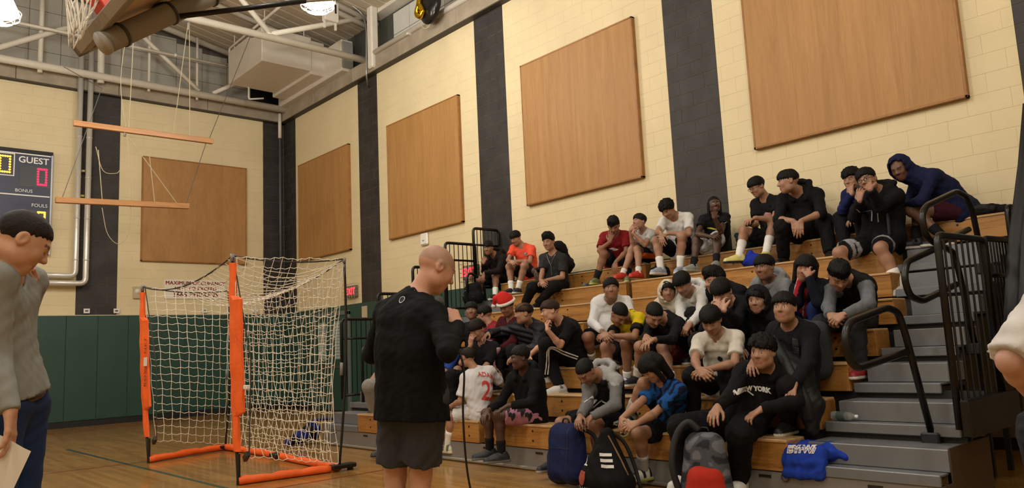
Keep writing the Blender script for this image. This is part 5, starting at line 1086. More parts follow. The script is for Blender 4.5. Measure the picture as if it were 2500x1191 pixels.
    'D11': [(-2.803,-10.601,0.789),(-2.952,-10.758,1.179),(-3.07,-10.801,1.301),(-2.956,-10.597,1.139),(-2.954,-10.916,1.132),(-3.053,-10.442,0.952),(-3.075,-10.857,0.908),(-3.258,-10.479,0.872),(-3.264,-10.75,0.855),(-2.809,-10.518,0.77),(-2.796,-10.684,0.81),(-3.168,-10.443,0.901),(-2.963,-10.995,0.977),(-3.177,-10.439,0.536),(-2.927,-10.87,0.64)],
    'F2': [(-6.323,-14.984,0.962),(-6.307,-15.003,1.506),(-6.192,-15.062,1.671),(-6.283,-15.167,1.395),(-6.382,-14.824,1.443),(-6.373,-15.384,1.203),(-6.358,-14.629,1.211),(-6.196,-15.253,1.343),(-6.122,-14.599,1.105),(-6.286,-15.077,0.958),(-6.358,-14.89,0.964),(-6.241,-14.915,0.534),(-6.301,-14.759,0.531),(-6.249,-14.925,0.098),(-6.311,-14.768,0.097)],
    'F1': [(-8.128,-14.545,1.072),(-8.182,-14.63,1.636),(-8.141,-14.801,1.747),(-8.223,-14.818,1.59),(-8.051,-14.483,1.612),(-8.212,-14.774,1.286),(-8.074,-14.361,1.329),(-8.177,-14.889,1.05),(-8.068,-14.497,1.559),(-8.188,-14.624,1.041),(-8.071,-14.461,1.042),(-8.189,-14.625,0.561),(-8.067,-14.457,0.562),(-8.189,-14.626,0.108),(-8.066,-14.457,0.108)],
    'F3': [(-6.099,-17.995,0.894),(-6.055,-18.081,1.359),(-6.006,-18.011,1.523),(-5.936,-18.2,1.313),(-6.181,-17.972,1.305),(-5.901,-18.232,1.042),(-6.349,-17.881,1.11),(-5.84,-18.005,1.044),(-6.153,-17.888,0.982),(-6.035,-18.059,0.89),(-6.163,-17.932,0.89),(-6.03,-18.062,0.478),(-6.175,-17.92,0.478),(-6.044,-18.074,0.092),(-6.19,-17.93,0.092)],
}
SCALE = {'A1':0.98,'A2':0.97,'A3':1.02,'A4':0.9,'B1':1.0,'B2':0.92,'B3':1.03,'B4':0.95,'B5':1.0,'B6':1.12,'B7':1.0,'B8':1.08,'B9':1.05,'C1':1.0,'C2':0.98,'C3':1.0,'C4':0.92,'C5':1.0,'C6':1.02,'C7':1.04,'C8':0.98,'C9':1.0,'C10':0.95,'C11':1.03,'C12':1.06,'C13':1.02,'C14':1.08,'C15':0.96,'C16':0.97,'D1':0.95,'D2':0.95,'D3':0.97,'D4':1.0,'D5':1.0,'D6':1.0,'D7':0.92,'D8':0.97,'D9':1.0,'D10':1.0,'D11':0.95,'F1':1.13,'F3':1.0,'F2':1.11}
# ---------------------------------------------------------------- colour patterns on clothes
def seg_d(V, a, b):
    d = b-a; t = np.clip(((V-a)@d)/(d@d), 0, 1); return np.linalg.norm(V-a-t[:, None]*d, axis=1), t
def arm_mask(V, D, lo=.12):
    J = D['J']; m = np.zeros(len(V), bool)
    up, l, f = D['frame']; cx = (V-J['N'])@l
    for q in 'RL':
        d1, t1 = seg_d(V, J['s'+q], J['e'+q]); d2, t2 = seg_d(V, J['e'+q], J['w'+q]); dt, _ = seg_d(V, J['P'], J['N'])
        m |= ((d1 < .095) & (t1 > lo) & (d1 < dt*.9)) | ((d2 < .095) & (d2 < dt*.9))
    return m
def tl(V, D): up, l, f = D['frame']; q = V-D['J']['P']; return q@l, q@f, q@up
def col_sleeves(c1, c2=None):
    def fn(V, c, D):
        c[arm_mask(V, D)] = lin(c1)
        if c2: x, y, z = tl(V, D); c[z > np.linalg.norm(D['J']['N']-D['J']['P'])*.99] = lin(c2)
    return fn
def col_yellow(V, c, D):
    x, y, z = tl(V, D); am = arm_mask(V, D, .45); st = np.sin(x*120) > .72; c[:] = lin('#c9b012'); c[st & (y < .02)] = lin('#17171a'); c[am] = lin('#17171a'); c[(np.abs(x) < .04) & (y < -.03)] = lin('#17171a')
def col_blue(V, c, D):
    x, y, z = tl(V, D); zig = (np.abs(((z*9) % 1)-.5)*2); b = np.sin((x+zig*.03)*105) > -.1; c[:] = lin('#11152a'); c[b] = lin('#184a8c'); c[arm_mask(V, D, .3) & (np.sin(z*70) > .2)] = lin('#1c5298')
def col_pinkside(V, c, D):
    x, y, z = tl(V, D); c[:] = lin('#141216'); m = (x > .10) & (y < .05) & (z < .42); c[m] = lin('#c9909f'); c[m & (np.sin(z*110) > .6)] = lin('#e3c4cc')
def col_girl(V, c, D):
    x, y, z = tl(V, D); m = (np.abs(x) < .045) & (y > .02); c[m] = lin('#a3202e'); c[m & (np.abs(x) < .006)] = lin('#b9b4b4')
def col_hem(c1, lo=.80):
    def fn(V, c, D):
        J = D['J']
        for q in 'RL':
            h_, k_ = J['h'+q], J['k'+q]; d, t = seg_d(V, h_, h_+(k_-h_)*D['sp']['inseam']); m = (t > lo) & (t < .97); c[m] = lin(c1)
    return fn
def col_side(c1):
    def fn(V, c, D): x, y, z = tl(V, D); c[(np.abs(x) > .12)] = lin(c1)
    return fn
def col_band(c1):
    def fn(V, c, D):
        x, y, z = tl(V, D); c[(V[:, 2] < D['J']['P'][2]+.05) & (V[:, 2] > D['J']['P'][2]-.02) & (x > .03)] = lin(c1)
    return fn
def col_purple(V, c, D):
    x, y, z = tl(V, D); c[:] = lin('#2b1a4a'); c[z > .34] = lin('#8c2430'); c[(np.sin(z*50+x*20) > .8)] = lin('#5c2038')
LB, TAN, DK, PALE = '#8e6650', '#a17861', '#4c3428', '#b78d7a'
def pp(k, label, **kw): return person(k, label, s=SCALE[k], **kw)
# ---------------------------------------------------------------- top row, left group
pp('A1', 'boy in a dark brown hoodie resting his chin on his hand beside the bleacher railing', skin=LB, top='hood', tc='#1c1412', bc='#101012', shoe='#141416', fy=-18, fp=-12, R='chin', L='down', hair='fringe', lids=False)
D = pp('A2', 'boy in a bright orange tee with clasped hands on the top row', skin=TAN, tc='#e8563c', bc='#121316', shoe='#1b2030', fy=-42, fp=-28, R='clasp', L='clasp', hair='bowl')
up, l, f = D['frame']; print_poly(D, 'tee_shirt', [(-.025, .03), (.025, .03), (.025, -.01), (0, -.035), (-.025, -.01)], D['J']['P']+up*.34+l*.07, f, up, '#8c8f98', 'crest')
D = pp('A3', 'boy in a charcoal tee and black trousers wearing a silver cross chain', skin=TAN, tc='#2b2c2f', slv=.72, bot='pants', bc='#0d0d0f', shoe='#141416', fy=-32, fp=-12, R='clasp', L='clasp', hair='tall')
up, l, f = D['frame']; c0 = D['J']['P']+up*.24
silver = mat('silver', '#b9bcc2', .25, .9)
ch = [D['J']['N']+l*a*.07+f*.05+up*(-.02-.0*a) for a in (-1,)]+[c0+up*.10+f*.2]; pr0 = [on_cloth(D, 'tee_shirt', c0+up*(.24-.16*t)+l*(.075*(1-t)), f, .008) for t in np.linspace(0, 1, 8)]; pr1 = [on_cloth(D, 'tee_shirt', c0+up*(.24-.16*t)-l*(.075*(1-t)), f, .008) for t in np.linspace(0, 1, 8)]
NK = MB().tube(pr0, .0045, 5).build('chain', silver, D['root']); MB().tube(pr1, .0045, 5).build('chain', silver, D['root'])
e0 = on_cloth(D, 'tee_shirt', c0+up*.08, f, .008); MB().tube([e0, e0-up*.10], .0045, 5).build('pendant_drop', silver, D['root']); cr = e0-up*.12; MB().obox(cr, (.006, .004, .026), [l, f, up]).build('cross', silver, D['root']); MB().obox(cr+up*.008, (.016, .004, .006), [l, f, up]).build('cross_arm', silver, D['root'])
pp('A4', 'person in a black hoodie half hidden behind the boy with the silver chain', skin=DK, top='hood', hood=True, tc='#101012', bc='#111114', shoe='#15151a', fy=-70, fp=-30, R='down', L='down', hair=None)
# ---------------------------------------------------------------- top row, right group
D = pp('B1', 'boy in a red tee covering his eyes with one hand', skin=LB, tc='#7e1a20', slv=.75, bulk=1.12, bc='#121218', sock='#1a1a1c', shoe='#6f7a5a', sole='#b5c060', fy=-5, fp=-38, R='face', L='down', hair='tall')
up, l, f = D['frame']; print_poly(D, 'tee_shirt', [(-.07, .0), (-.03, .018), (.03, .022), (.08, .0), (.04, -.022), (.0, -.03), (-.02, -.01), (-.05, -.012)], D['J']['P']+up*.28, f, up, '#d9cfc9', 'chest_logo')
pp('B2', 'small boy in a pale grey tee and red shoes holding both hands to his mouth', skin=TAN, tc='#b9b8b6', bc='#131316', botcol=col_band('#d8641e'), sock='#dedcd8', sockh=.05, shoe='#c0392a', sole='#b03024', fy=-55, fp=5, R='chin', L='chin', hair='fringe', hc='#1a110c', lids=False)
pp('B3', 'curly haired boy in a white tee and black shorts leaning on his knees', skin=TAN, tc='#d6d5d3', slv=.75, bc='#0e0e10', sockh=.11, shoe='#9aa4b4', fy=-35, fp=-42, R='down', L='rest', hair='curly')
D = pp('B4', 'child with braids in a black tee and light grey shorts, hand over the mouth', skin=DK, tc='#121214', slv=.5, bc='#b9bac0', sock='#141418', sockh=.08, shoe='#8f9490', sole='#a9aca6', fy=12, fp=2, R='clasp', L='face', hair='braids', lids=False)
up, l, f = D['frame']; ribbon(D, 'tee_shirt', [D['J']['P']+up*.30+l*x+f*.2 for x in (-.07, 0, .06)], .022, '#c9c43c', nrm=f); ribbon(D, 'tee_shirt', [D['J']['P']+up*.25+l*x+f*.2 for x in (0, .02, .05)], .014, '#c9c43c', nrm=f)
print_poly(D, 'tee_shirt', scl(SWOOSH, .07), D['J']['sL']+(D['J']['eL']-D['J']['sL'])*.25, f+l*.5, up, '#dcdcdc', 'tick')
D = pp('B5', 'boy with glasses in a black tee with a pink print, holding a phone', skin=TAN, tc='#101012', bc='#0f1212', sockh=.16, shoe='#d9cf7c', sole='#1c1c1c', fy=-55, fp=-24, R=((-.6, -.55, .25), (-.2, -.2, .9), .9), L='rest', hair='bowl')
up, l, f = D['frame']; print_poly(D, 'tee_shirt', [(-.11, -.03), (-.09, .03), (-.02, .02), (.02, .06), (.09, .05), (.10, 0), (.05, -.05), (-.03, -.04)], D['J']['P']+up*.27, f, up, '#b5827c', 'chest_print')
def glasses(D, parent=None):
    H, R, s = D['J']['H'], D['R'], D['hs']; W = lambda x, y, z: H+s*(R[0]*x+R[1]*y+R[2]*z); g = MB()
    for q in (-1, 1):
        g.tube([W(q*.032+.021*math.cos(a), .103, .001+.016*math.sin(a)) for a in np.linspace(0, 2*math.pi, 15)[:-1]], .0022, 5, closed=True); g.tube([W(q*.053, .101, .005), W(q*.078, .05, .006), W(q*.081, -.005, .002)], .0022, 5)
    g.tube([W(-.011, .105, .004), W(.011, .105, .004)], .0022, 5); return g.build('glasses', mat('glasses_black', '#15151a', .3), D['root'])
glasses(D)
pp('B6', 'big boy in a black hoodie with pushed up sleeves leaning on black trousers', skin=TAN, top='hood', tc='#0f0f11', cuff=.85, bot='pants', bc='#0d0d0f', bulk=1.18, shoe='#121214', fy=-78, fp=-6, R='down', L='down', hair='fringe', lids=False)
pp('B7', 'boy in a blue jacket half hidden behind the boy on the phone', skin=TAN, top='jacket', tc='#1b2050', bot='pants', bc='#101116', shoe='#15151a', fy=-30, fp=-12, R='face', L='rest', hair='curly')
D = pp('B8', 'boy in glasses and black hoodie with a phone, one white sock hanging in the aisle', skin=TAN, top='hood', tc='#101013', bulk=1.1, bc='#101014', botcol=col_hem('#8f9094', .84), inseam=.86, sockh=.13, shoe='#d5d3cf', sole='#c9c7c2', fy=-22, fp=-8, roll=14, R='face', L='face', hair='fringe', lids=False)
glasses(D); up, l, f = D['frame']
for q, z0, z1 in ((-.028, .38, .22), (.04, .32, .14)): ribbon(D, 'hoodie', [D['J']['P']+up*z+l*q+f*.25 for z in (z0, (z0+z1)/2, z1)], .012, '#9a9a98', 'drawstring', nrm=f, off=.006)
pp('B9', 'boy in a navy hood and maroon shorts leaning forward on the top row', skin='#6e4c3a', top='hood', hood=True, tc='#141a3a', bc='#3a1220', inseam=.55, sock='#141416', shoe='#15151a', fy=-25, fp=-25, roll=8, R='rest', L='rest', hair=None, topcol=None)
# ---------------------------------------------------------------- middle rows
pp('C1', 'stout boy in a white sweatshirt sitting upright and looking at the camera', skin=LB, top='sweat', tc='#d2d3d6', bc='#101014', bulk=1.16, shoe='#202226', fy=2, fp=2, R='rest', L='rest', hair='fringe', lids=False, hs=1.04)
D = pp('C2', 'boy in a yellow and black jersey bowing his head over clasped hands', skin=LB, top='jersey', tc='#c9b012', topcol=col_yellow, slv=.7, bc='#101014', sockh=.06, shoe='#dfe0e4', shoecol2='#2a3fa8', fy=35, fp=-52, R='clasp', L='clasp', hair='short')
up, l, f = D['frame']; print_poly(D, 'jersey', [(-.02, .028), (.02, .028), (.02, -.012), (0, -.03), (-.02, -.012)], D['J']['P']+up*.40+l*.09, f+up*.3, up, '#7a2430', 'crest')
pp('C3', 'boy in a black pullover bowing over arms folded on bare knees', skin=TAN, top='long', tc='#111318', bc='#0f0f12', botcol=col_side('#4a1418'), shoe='#202226', fy=20, fp=-48, R='rest', L='rest', hair='short', cuff=.1)
D = pp('C4', 'child in a cream hood sitting behind the boys with bowed heads', skin=TAN, top='hood', hood=True, tc='#cdc3ad', bot='pants', bc='#2a2a2e', fy=5, fp=-4, hair='fringe', lids=False)
D = pp('C5', 'boy in a white hoodie with a small dark chest logo looking down', skin=TAN, top='hood', tc='#cfcfcd', bot='pants', bc='#8d8d92', fy=-28, fp=-36, R='clasp', L='clasp', hair='bowl')
up, l, f = D['frame']; print_poly(D, 'hoodie', [(-.02, -.02), (0, .03), (.02, -.02), (0, -.035)], D['J']['P']+up*.33+l*.08, f, up, '#3a3d48', 'chest_logo')
pp('C6', 'boy in a black jacket whose hair shows behind the boy hiding his face', skin=TAN, top='jacket', tc='#101116', bot='pants', bc='#101014', fy=-60, fp=-10, hair='tall')
pp('C7', 'boy with a thick black mop hiding his face in both hands', skin=PALE, top='jacket', tc='#0f1013', bot='pants', bc='#0f0f12', fy=-22, fp=-38, R='face', L='face', hair='bowl')
pp('C8', 'boy with a black hood up sitting beside the boy hiding his face', skin=TAN, top='hood', hood=True, tc='#131419', bot='pants', bc='#101014', fy=-18, fp=-6, hair='fringe', lids=False)
pp('C9', 'boy in a light grey hoodie sitting below the boy with the phone', skin=LB, top='hood', tc='#85878b', bot='pants', bc='#1a1a1e', fy=-32, fp=-6, hair='bowl', lids=False)
pp('C10', 'girl with long black hair in a dark jacket over red, hand on her face', skin=TAN, top='jacket', tc='#101320', topcol=col_girl, bot='jeans', bc='#1c2c5c', fy=-12, fp=-8, roll=-12, R='face', L='face', hair='bob')
pp('C11', 'boy in a black vest over grey sleeves bowing over clasped hands beside the aisle', skin=TAN, top='sweat', topname='vest', tc='#101012', topcol=col_sleeves('#62666c'), bot='pants', bc='#26272b', shoe='#8c2028', fy=10, fp=-48, R='clasp', L='clasp', hair='tall')
D = pp('C12', 'boy in a black jacket with a small leaping cat logo and backpack straps', skin=TAN, top='jacket', tc='#121317', bot='pants', bc='#120c0e', bulk=1.1, fy=-20, fp=4, hair='bowl', lids=False, R='rest')
up, l, f = D['frame']; print_poly(D, 'jacket', scl([(-.5, -.1), (-.2, .05), (.1, .1), (.4, .4), (.5, .35), (.3, .05), (.35, -.3), (.2, -.3), (.12, -.05), (-.15, -.12), (-.4, -.35)], .045), D['J']['P']+up*.30+l*.03, f, up, '#cfd0d2', 'cat_logo')
for q in (-.085, .125): ribbon(D, 'jacket', [D['J']['P']+up*z+l*q+f*(.25 if z < .46 else .1) for z in (.15, .3, .42)], .045, '#1e2024', 'backpack_strap', nrm=f, off=.010)
D = pp('C13', 'boy in a cream tee with a round badge looking down at clasped hands', skin=TAN, tc='#cdc8bd', slv=.7, bot='pants', bc='#0e0e11', fy=-14, fp=-36, R='clasp', L='clasp', hair='bowl')
up, l, f = D['frame']; print_poly(D, 'tee_shirt', [(.024*math.cos(a), .024*math.sin(a)) for a in np.linspace(0, 2*math.pi, 13)[:-1]], D['J']['P']+up*.29+l*.02, f, up, '#1a1c28', 'badge')
print_text(D, 'tee_shirt', 'LEGENDS', .055, D['J']['P']+up*.19+l*.02, f, up, '#1a1a1e', .001)
D = pp('C14', 'boy in a black NEW YORK hoodie leaning back on the bottom row', skin=TAN, top='hood', tc='#0c0c0e', bot='wide', bc='#0b0b0d', bulk=1.1, shoe='#d8d6d2', sole='#cfccc6', fy=-26, fp=-2, R='rest', L='rest', hair='curly', lids=False, h=.011)
up, l, f = D['frame']; print_text(D, 'hoodie', 'NEW YORK', .050, D['J']['P']+up*.335-l*.008, f, np.array([0, 0, 1.])+l*.06, '#d2d2d0', .0035, arc=.9, sq=.9); ribbon(D, 'hoodie', [D['J']['P']+up*.29-l*(x-.03)+f*.2+np.array([0, 0, -.1*(.06-x)]) for x in (.075, .05, .02)], .010, '#c9c9c7', 'small_script', nrm=f, off=.005)
D = pp('C15', 'long haired youth in a blue zigzag jersey pulling a pale boot onto a raised foot', skin=TAN, top='jersey', tc='#1f5aa8', topcol=col_blue, slv=.7, bc='#0e0e12', inseam=.72, sock='#a9a8a6', sockh=.12, shoe='#c9cabc', sole='#a8b03c', shoecol2='#1c1c1c', fy=-58, fp=-40, R='clasp', L='clasp', hair='bob', toe={'R': (-.75, -.1, -.65), 'L': None})
D = pp('C16', 'boy in a black and grey varsity hoodie looking down behind the navy backpack', skin=LB, top='hood', tc='#131318', topcol=col_sleeves('#6b6b6c', '#9a9a9a'), bc='#121216', sockh=.1, shoe='#23272c', sole='#9a968e', fy=-40, fp=-50, R=((-.75, -.35, -.5), (-.3, .1, .9), .6), L=((-.8, .1, -.5), (-.3, -.1, .9), .6), hair='short')
up, l, f = D['frame']; print_poly(D, 'hoodie', scl(LEAP, .17), D['J']['P']+up*.25, f, up, '#d6d6d8', 'leaping_figure')
for k in range(3): ribbon(D, 'shorts', [D['J']['hL']+(D['J']['kL']-D['J']['hL'])*t+l*.2+np.array([0, 0, .03-.028*k]) for t in (.30, .42, .52)], .014, '#d6d6d6')
# ---------------------------------------------------------------- left of the middle
pp('D1', 'boy whose face shows over the microphone, under a black bag', skin=LB, top='jacket', tc='#131418', bot='pants', bc='#101014', fy=-5, fp=2, hair='bowl', lids=False)
pp('D2', 'boy in a purple and red shirt seen from behind beside the santa hat', skin=TAN, top='jersey', tc='#3a2470', topcol=col_purple, bot='pants', bc='#141418', fy=-125, fp=-8, hair='bowl')
D = pp('D3', 'boy in a maroon top wearing a red santa hat', skin=LB, top='sweat', tc='#4a141c', bot='pants', bc='#141418', fy=-40, fp=-25, hair='bob' if 0 else 'mop')
H, R, s_ = D['J']['H'], D['R'], D['hs']; W = lambda x, y, z: H+s_*(R[0]*x+R[1]*y+R[2]*z)
q = Fld([Fld.axis(-.14, .30, .008), Fld.axis(-.16, .18, .008), Fld.axis(.0, .24, .008)]); q.ell((0, -.01, .08), (.098, .115, .10), None, 0); q.cone((.02, 0, .15), (.10, .04, .14), .06, .04, .05); q.cone((.10, .04, .14), (.15, .06, .07), .035, .02, .02); q.half((0, 0, .055), (0, 0, -1)); V, Fc = q.surf()
hat = vmesh('santa_hat', H+s_*(-V[:, :1]*R[0]+V[:, 1:2]*R[1]+V[:, 2:]*R[2]), Fc, clothM, D['root'], np.array(lin('#c22a24')))
fur = mat('hat_fur', '#d9d6d0', .95, bump=.8, bscale=90)
MB().tube([W(.104*math.cos(a), -.01+.122*math.sin(a), .058) for a in np.linspace(0, 2*math.pi, 25)[:-1]], .022*s_, 8, closed=True).build('fur_band', fur, hat, True)
MB().lathe([(0, .03), (.02, .025), (.03, .005), (.03, -.008), (.02, -.025), (0, -.03)], W(-.155, .065, .05), n=14).build('pompom', fur, hat, True)
pp('D4', 'boy with frosted hair in a black puffer jacket stretching out his arm', skin=TAN, top='puffer', tc='#12151e', puff=.016, wr=.001, bot='pants', bc='#141418', fy=-82, fp=-2, R='rest', L='rest', hair='fringe', hc='#1a120c', tip='#6b5230', lids=False)
D = pp('D5', 'boy in a black tee and striped track pants with a hand at his mouth', skin='#bf9078', top='tee', tc='#0e0e10', slv=.8, bot='track', bc='#0d0d10', showsock=True, sock='#77797e', sockh=.06, shoe='#d2d0cc', fy=-80, fp=-10, L='chin', R='rest', hair='fringe', hc='#33241a', lids=False)
J = D['J']; up, l, f = D['frame']
for k in (-.014, .014):
    o_ = unit(np.cross(J['kL']-J['hL'], J['aL']-J['kL'])); o_ = o_ if o_@(CAMP-J['kL']) > 0 else -o_; sh_ = np.cross(unit(J['kL']-J['hL']), o_)*k; s2 = np.cross(unit(J['aL']-J['kL']), o_)*k
    ribbon(D, 'track_pants', [J['hL']+(J['kL']-J['hL'])*.05+o_*.3+sh_, J['hL']+(J['kL']-J['hL'])*.5+o_*.3+sh_, J['kL']+o_*.3+(sh_+s2)*.7, J['kL']+(J['aL']-J['kL'])*.5+o_*.3+s2, J['kL']+(J['aL']-J['kL'])*.88+o_*.3+s2], .014, '#d8d8d8', nrm=o_)
print_poly(D, 'tee_shirt', scl(LEAP, .06), J['P']+up*.33+l*.06, f+l*.5, up, '#a9a9ab', 'chest_logo')
D = pp('D6', 'boy in a black and pink jersey looking down behind the white number shirt', skin=TAN, top='jersey', tc='#141216', topcol=col_pinkside, slv=.8, bot='pants', bc='#101014', fy=-42, fp=-30, R='face', L='rest', hair='bowl', hc='#1a120e')
J = D['J']; up, l, f = D['frame']
for k in range(3): ribbon(D, 'jersey', [J['N']+l*(.06+.035*t)+f*(.03-.016*k)-up*.01 for t in (0, 1, 2)], .008, '#cf9fb0', nrm=up)
D = pp('D7', 'boy in a white kit with a red number seen from behind, wearing clogs', skin=TAN, top='jersey', tc='#cfced2', slv=.8, bc='#d0cfd2', inseam=.8, sockh=.15, shoe='#c9c4a8', sole='#bdb694', shoecol2='#5c5a48', fy=-140, fp=-5, L='rest', R=((.2, .3, .9), (.6, -.6, 0), 1.2), hair='short', hc='#20140e')
J = D['J']; up, l, f = D['frame']; redn = '#c23c38'
print_text(D, 'jersey', 'ADAM', .07, J['P']+up*.385-l*.035, -f-l*.25, up-l*.22, redn, .001, arc=1.2); print_text(D, 'jersey', '22', .29, J['P']+up*.20-l*.055, -f-l*.35, up-l*.12, redn, .004, sq=.8)
D = pp('D8', 'boy in a black hoodie and pink palm print shorts on the bottom row', skin=DK, top='hood', tc='#0f0f11', cuff=.15, bc='#b27a92', inseam=.80, sock='#121214', sockh=.10, shoe='#232427', sole='#6c6b68', fy=-72, fp=-8, R='rest', L='rest', hair='afro', hc='#120d0b', lids=False)
J = D['J']; up, l, f = D['frame']; PALM = [(-.02, -.5), (.03, -.5), (.04, 0), (.3, -.15), (.15, .08), (.42, .12), (.15, .2), (.3, .45), (.05, .3), (-.1, .5), (-.08, .26), (-.4, .38), (-.2, .14), (-.42, -.02), (-.12, .02)]
for t, o_, k in ((.38, .02, .10), (.62, -.03, .085), (.2, -.03, .09), (.55, .06, .07), (.72, .03, .06)): print_poly(D, 'shorts', scl(PALM, k), J['hL']+(J['kL']-J['hL'])*t+np.array([0, 0, o_+.02]), CAMP-J['hL'], (0, 0, 1), '#16121a', 'palm_print')
pp('D9', 'person in light grey trousers and a red top hidden behind the man with the microphone', skin=TAN, top='tee', tc='#a82838', bot='wide', bc='#8f8a84', shoe='#3a3c3e', fy=-50, fp=-5)
pp('D10', 'person in black trousers, one grey shoe showing behind the man with the microphone', skin=TAN, top='jacket', tc='#101012', bot='pants', bc='#0e0e10', shoe='#3e4040', sole='#2c2c2c', fy=-50, fp=-5)
pp('D11', 'person in a blue shirt showing between the speaking man and the white number shirt', skin=TAN, top='tee', tc='#2a4a9c', bc='#17171c', shoe='#15151a', fy=-50, fp=-10)
# ---------------------------------------------------------------- standing men
D = pp('F2', 'bald man in a black long sleeve shirt and grey shorts speaking into a microphone', skin='#bb8a72', top='long', tc='#07080b', bulk=1.10, bot='shorts', bc='#3a3b40', inseam=.80, sockh=.1, shoe='#26282c', fy=112, fp=-30, R=(np.array([0, 0, .8])-RGT*.45+FWD*.3, RGT*.6-FWD*.8, 1.25), L='rest', hair=None, buzz='#7d6a58', h=.0095, hf=.005, wr=.0022, hc='#5a4030', hem=.12, hemcut=-.115)
up, l, f = D['frame']; pl_ = D['J']['P']+up*.53
print_poly(D, 'long_sleeve_shirt', [(.020*math.cos(a), .020*math.sin(a)) for a in np.linspace(0, 2*math.pi, 19)[:-1]], pl_, -f, up, '#c9ccd2', 'back_logo_ring')
print_poly(D, 'long_sleeve_shirt', [(.0165*math.cos(a), .0165*math.sin(a)) for a in np.linspace(0, 2*math.pi, 19)[:-1]], pl_, -f, up, '#0a0b0e', 'back_logo_disc', .0065); print_text(D, 'long_sleeve_shirt', 'H', .03, pl_, -f, up, '#c9ccd2', .0015)
wr_ = D['J']['wR']; MIC = empty('microphone', tuple(wr_), 'black microphone with a grey mesh head in the bald man\'s hand', 'microphone')
hp = np.mean([D['hands']['R'][i][0][k] for i in (1, 2, 4) for k in (2, 3)], axis=0); md = unit(np.array([0, 0, 1.])-RGT*.35-FWD*.2); m0 = hp-md*.13; m1 = hp+md*.055
MB().tube([m0, m0+(m1-m0)*.7, m1], [.011, .015, .022], 14).build('handle', mat('mic_black', '#101012', .4), MIC, True)
MB().lathe([(.022, 0), (.027, .012), (.028, .03), (.022, .046), (.010, .054), (0, .056)], m1, md, 16).build('mesh_head', mat('mic_mesh', '#55565a', .45, .5, bump=.6, bscale=400), MIC, True)
MB().tube(catmull([m0, m0-md*.05, (-6.13, -15.2, 1.10), (-6.14, -15.19, .85), (-6.10, -15.17, .5), (-6.02, -15.2, .2), (-5.98, -15.3, .012), (-6.2, -16.2, .012), (-7.5, -17.2, .012)], 6), .006, 8).build('cord', mat('mic_cord', '#0c0c0c', .5), MIC, True)
D = pp('F1', 'man in a grey shirt and jeans bowing his head with a hand at his chin', skin='#b98a6e', top='long', tc='#83847f', bulk=1.0, bot='jeans', bc='#1e2f52', shoe='#2a2420', fy=96, fp=-34, L='chin', R='down', hair='short', hc='#1d130e', h=.0095, hf=.005, wr=.0013, hem=.0, hemcut=.035, hs=.95)
J = D['J']; up, l, f = D['frame']
BLT = MB().tube([J['P']+up*.03+l*.150*math.cos(a)+f*(.118*math.sin(a)+.0) for a in np.linspace(0, 2*math.pi, 33)[:-1]], .02, 8, closed=True).build('belt', mat('belt_brown', '#2a1a12', .5), D['root'], True)
hp = np.mean([c for c_, _ in D['hands']['R'][1:3] for c in c_[2:4]], axis=0); PA = empty('paper_sheet', tuple(hp), 'white sheet of paper held down by the man in the grey shirt', 'paper')
ux, uy = unit(RGT*np.array([1, 1, 0])+np.array([0, 0, -.45])), None; uy = unit(np.array([0, 0, -1.])-ux*(-ux[2]));
g_ = MB(); n_ = 8; vs = [hp+np.array([0, 0, .055])+ux*(-.09+.216*i/n_)+uy*(.297*j/n_)+FWD*(.012*math.sin(i*.6)-.015) for j in range(n_+1) for i in range(n_+1)]; g_.add(vs, [(j*9+i, j*9+i+1, j*9+i+10, j*9+i+9) for j in range(n_) for i in range(n_)]); g_.build('sheet', mat('paper_white', '#cfc8bc', .8), PA, True)
# ================================================================ BAGS, COATS AND SMALL THINGS
pp('F3', 'person cut by the right edge, only a white sleeve and arm showing', skin=PALE, top='tee', tc='#c3c0bd', slv=.98, bot='pants', bc='#22242a', shoe='#26282c', fy=170, fp=0, hair='short', hc='#20140e', bulk=1.05, h=.0095, hf=.006, wr=.004, wide=.0)
def soft(name, parent, ax, build, color, m=None, wr=.0, f=60., colf=None):
    q = Fld(ax); build(q)
    if wr: q.wrinkle(np.random.RandomState(len(name)+int(abs(ax[1][0])*100)), wr, f)
    V, Fc = q.surf(); c = np.tile(np.array(lin(color)), (len(V), 1))
    if colf: colf(V, c)
    o = vmesh(name, V, Fc, m or clothM, parent, c); return o, dict(root=parent, part=(o, BVHTree.FromPolygons([tuple(v) for v in V], [tuple(p) for p in Fc])))
def axb(lo, hi, h): return [Fld.axis(lo[i], hi[i], h) for i in range(3)]
strapm = mat('strap_black', '#141418', .7)
# navy backpack
c = np.array([-3.80, -13.62, 0]); BP = empty('backpack', tuple(c), 'navy blue backpack standing on the floor before the boy in the varsity hoodie', 'backpack')
def b_(q):
    for y in (-.085, .085): q.cone(c+(0, y, .13), c+(.01, y*.85, .43), .125, .105, .06)
    q.half(c+np.array([0, 0, .012]), (0, 0, -1))
def cf_(V, k): k[V[:, 2] < .05] = lin('#33332f')
o, D_ = soft('body', BP, axb(c-(.3, .35, .05), c+(.3, .35, .7), .010), b_, '#172046', wr=.003, colf=cf_)
toc = unit(CAMP-(c+np.array([0, 0, .3])))
for s_ in (-1, 1): ribbon(D_, 'part', [c+np.array([-.1, s_*.11, z]) for z in (.08, .25, .40, .50)], .008, '#0f1630', 'seam', nrm=(-1, 0, 0), parent=o)
ribbon(D_, 'part', [c+np.array([-.1, y, .33]) for y in (-.13, 0, .13)], .008, '#0f1630', 'zip', nrm=(-1, 0, 0), parent=o)
MB().tube(fillet([c+(.02, -.03, .53), c+(.02, -.02, .57), c+(.02, .04, .57), c+(.02, .05, .53)], .02), .008, 6).build('grab_loop', strapm, BP, True)
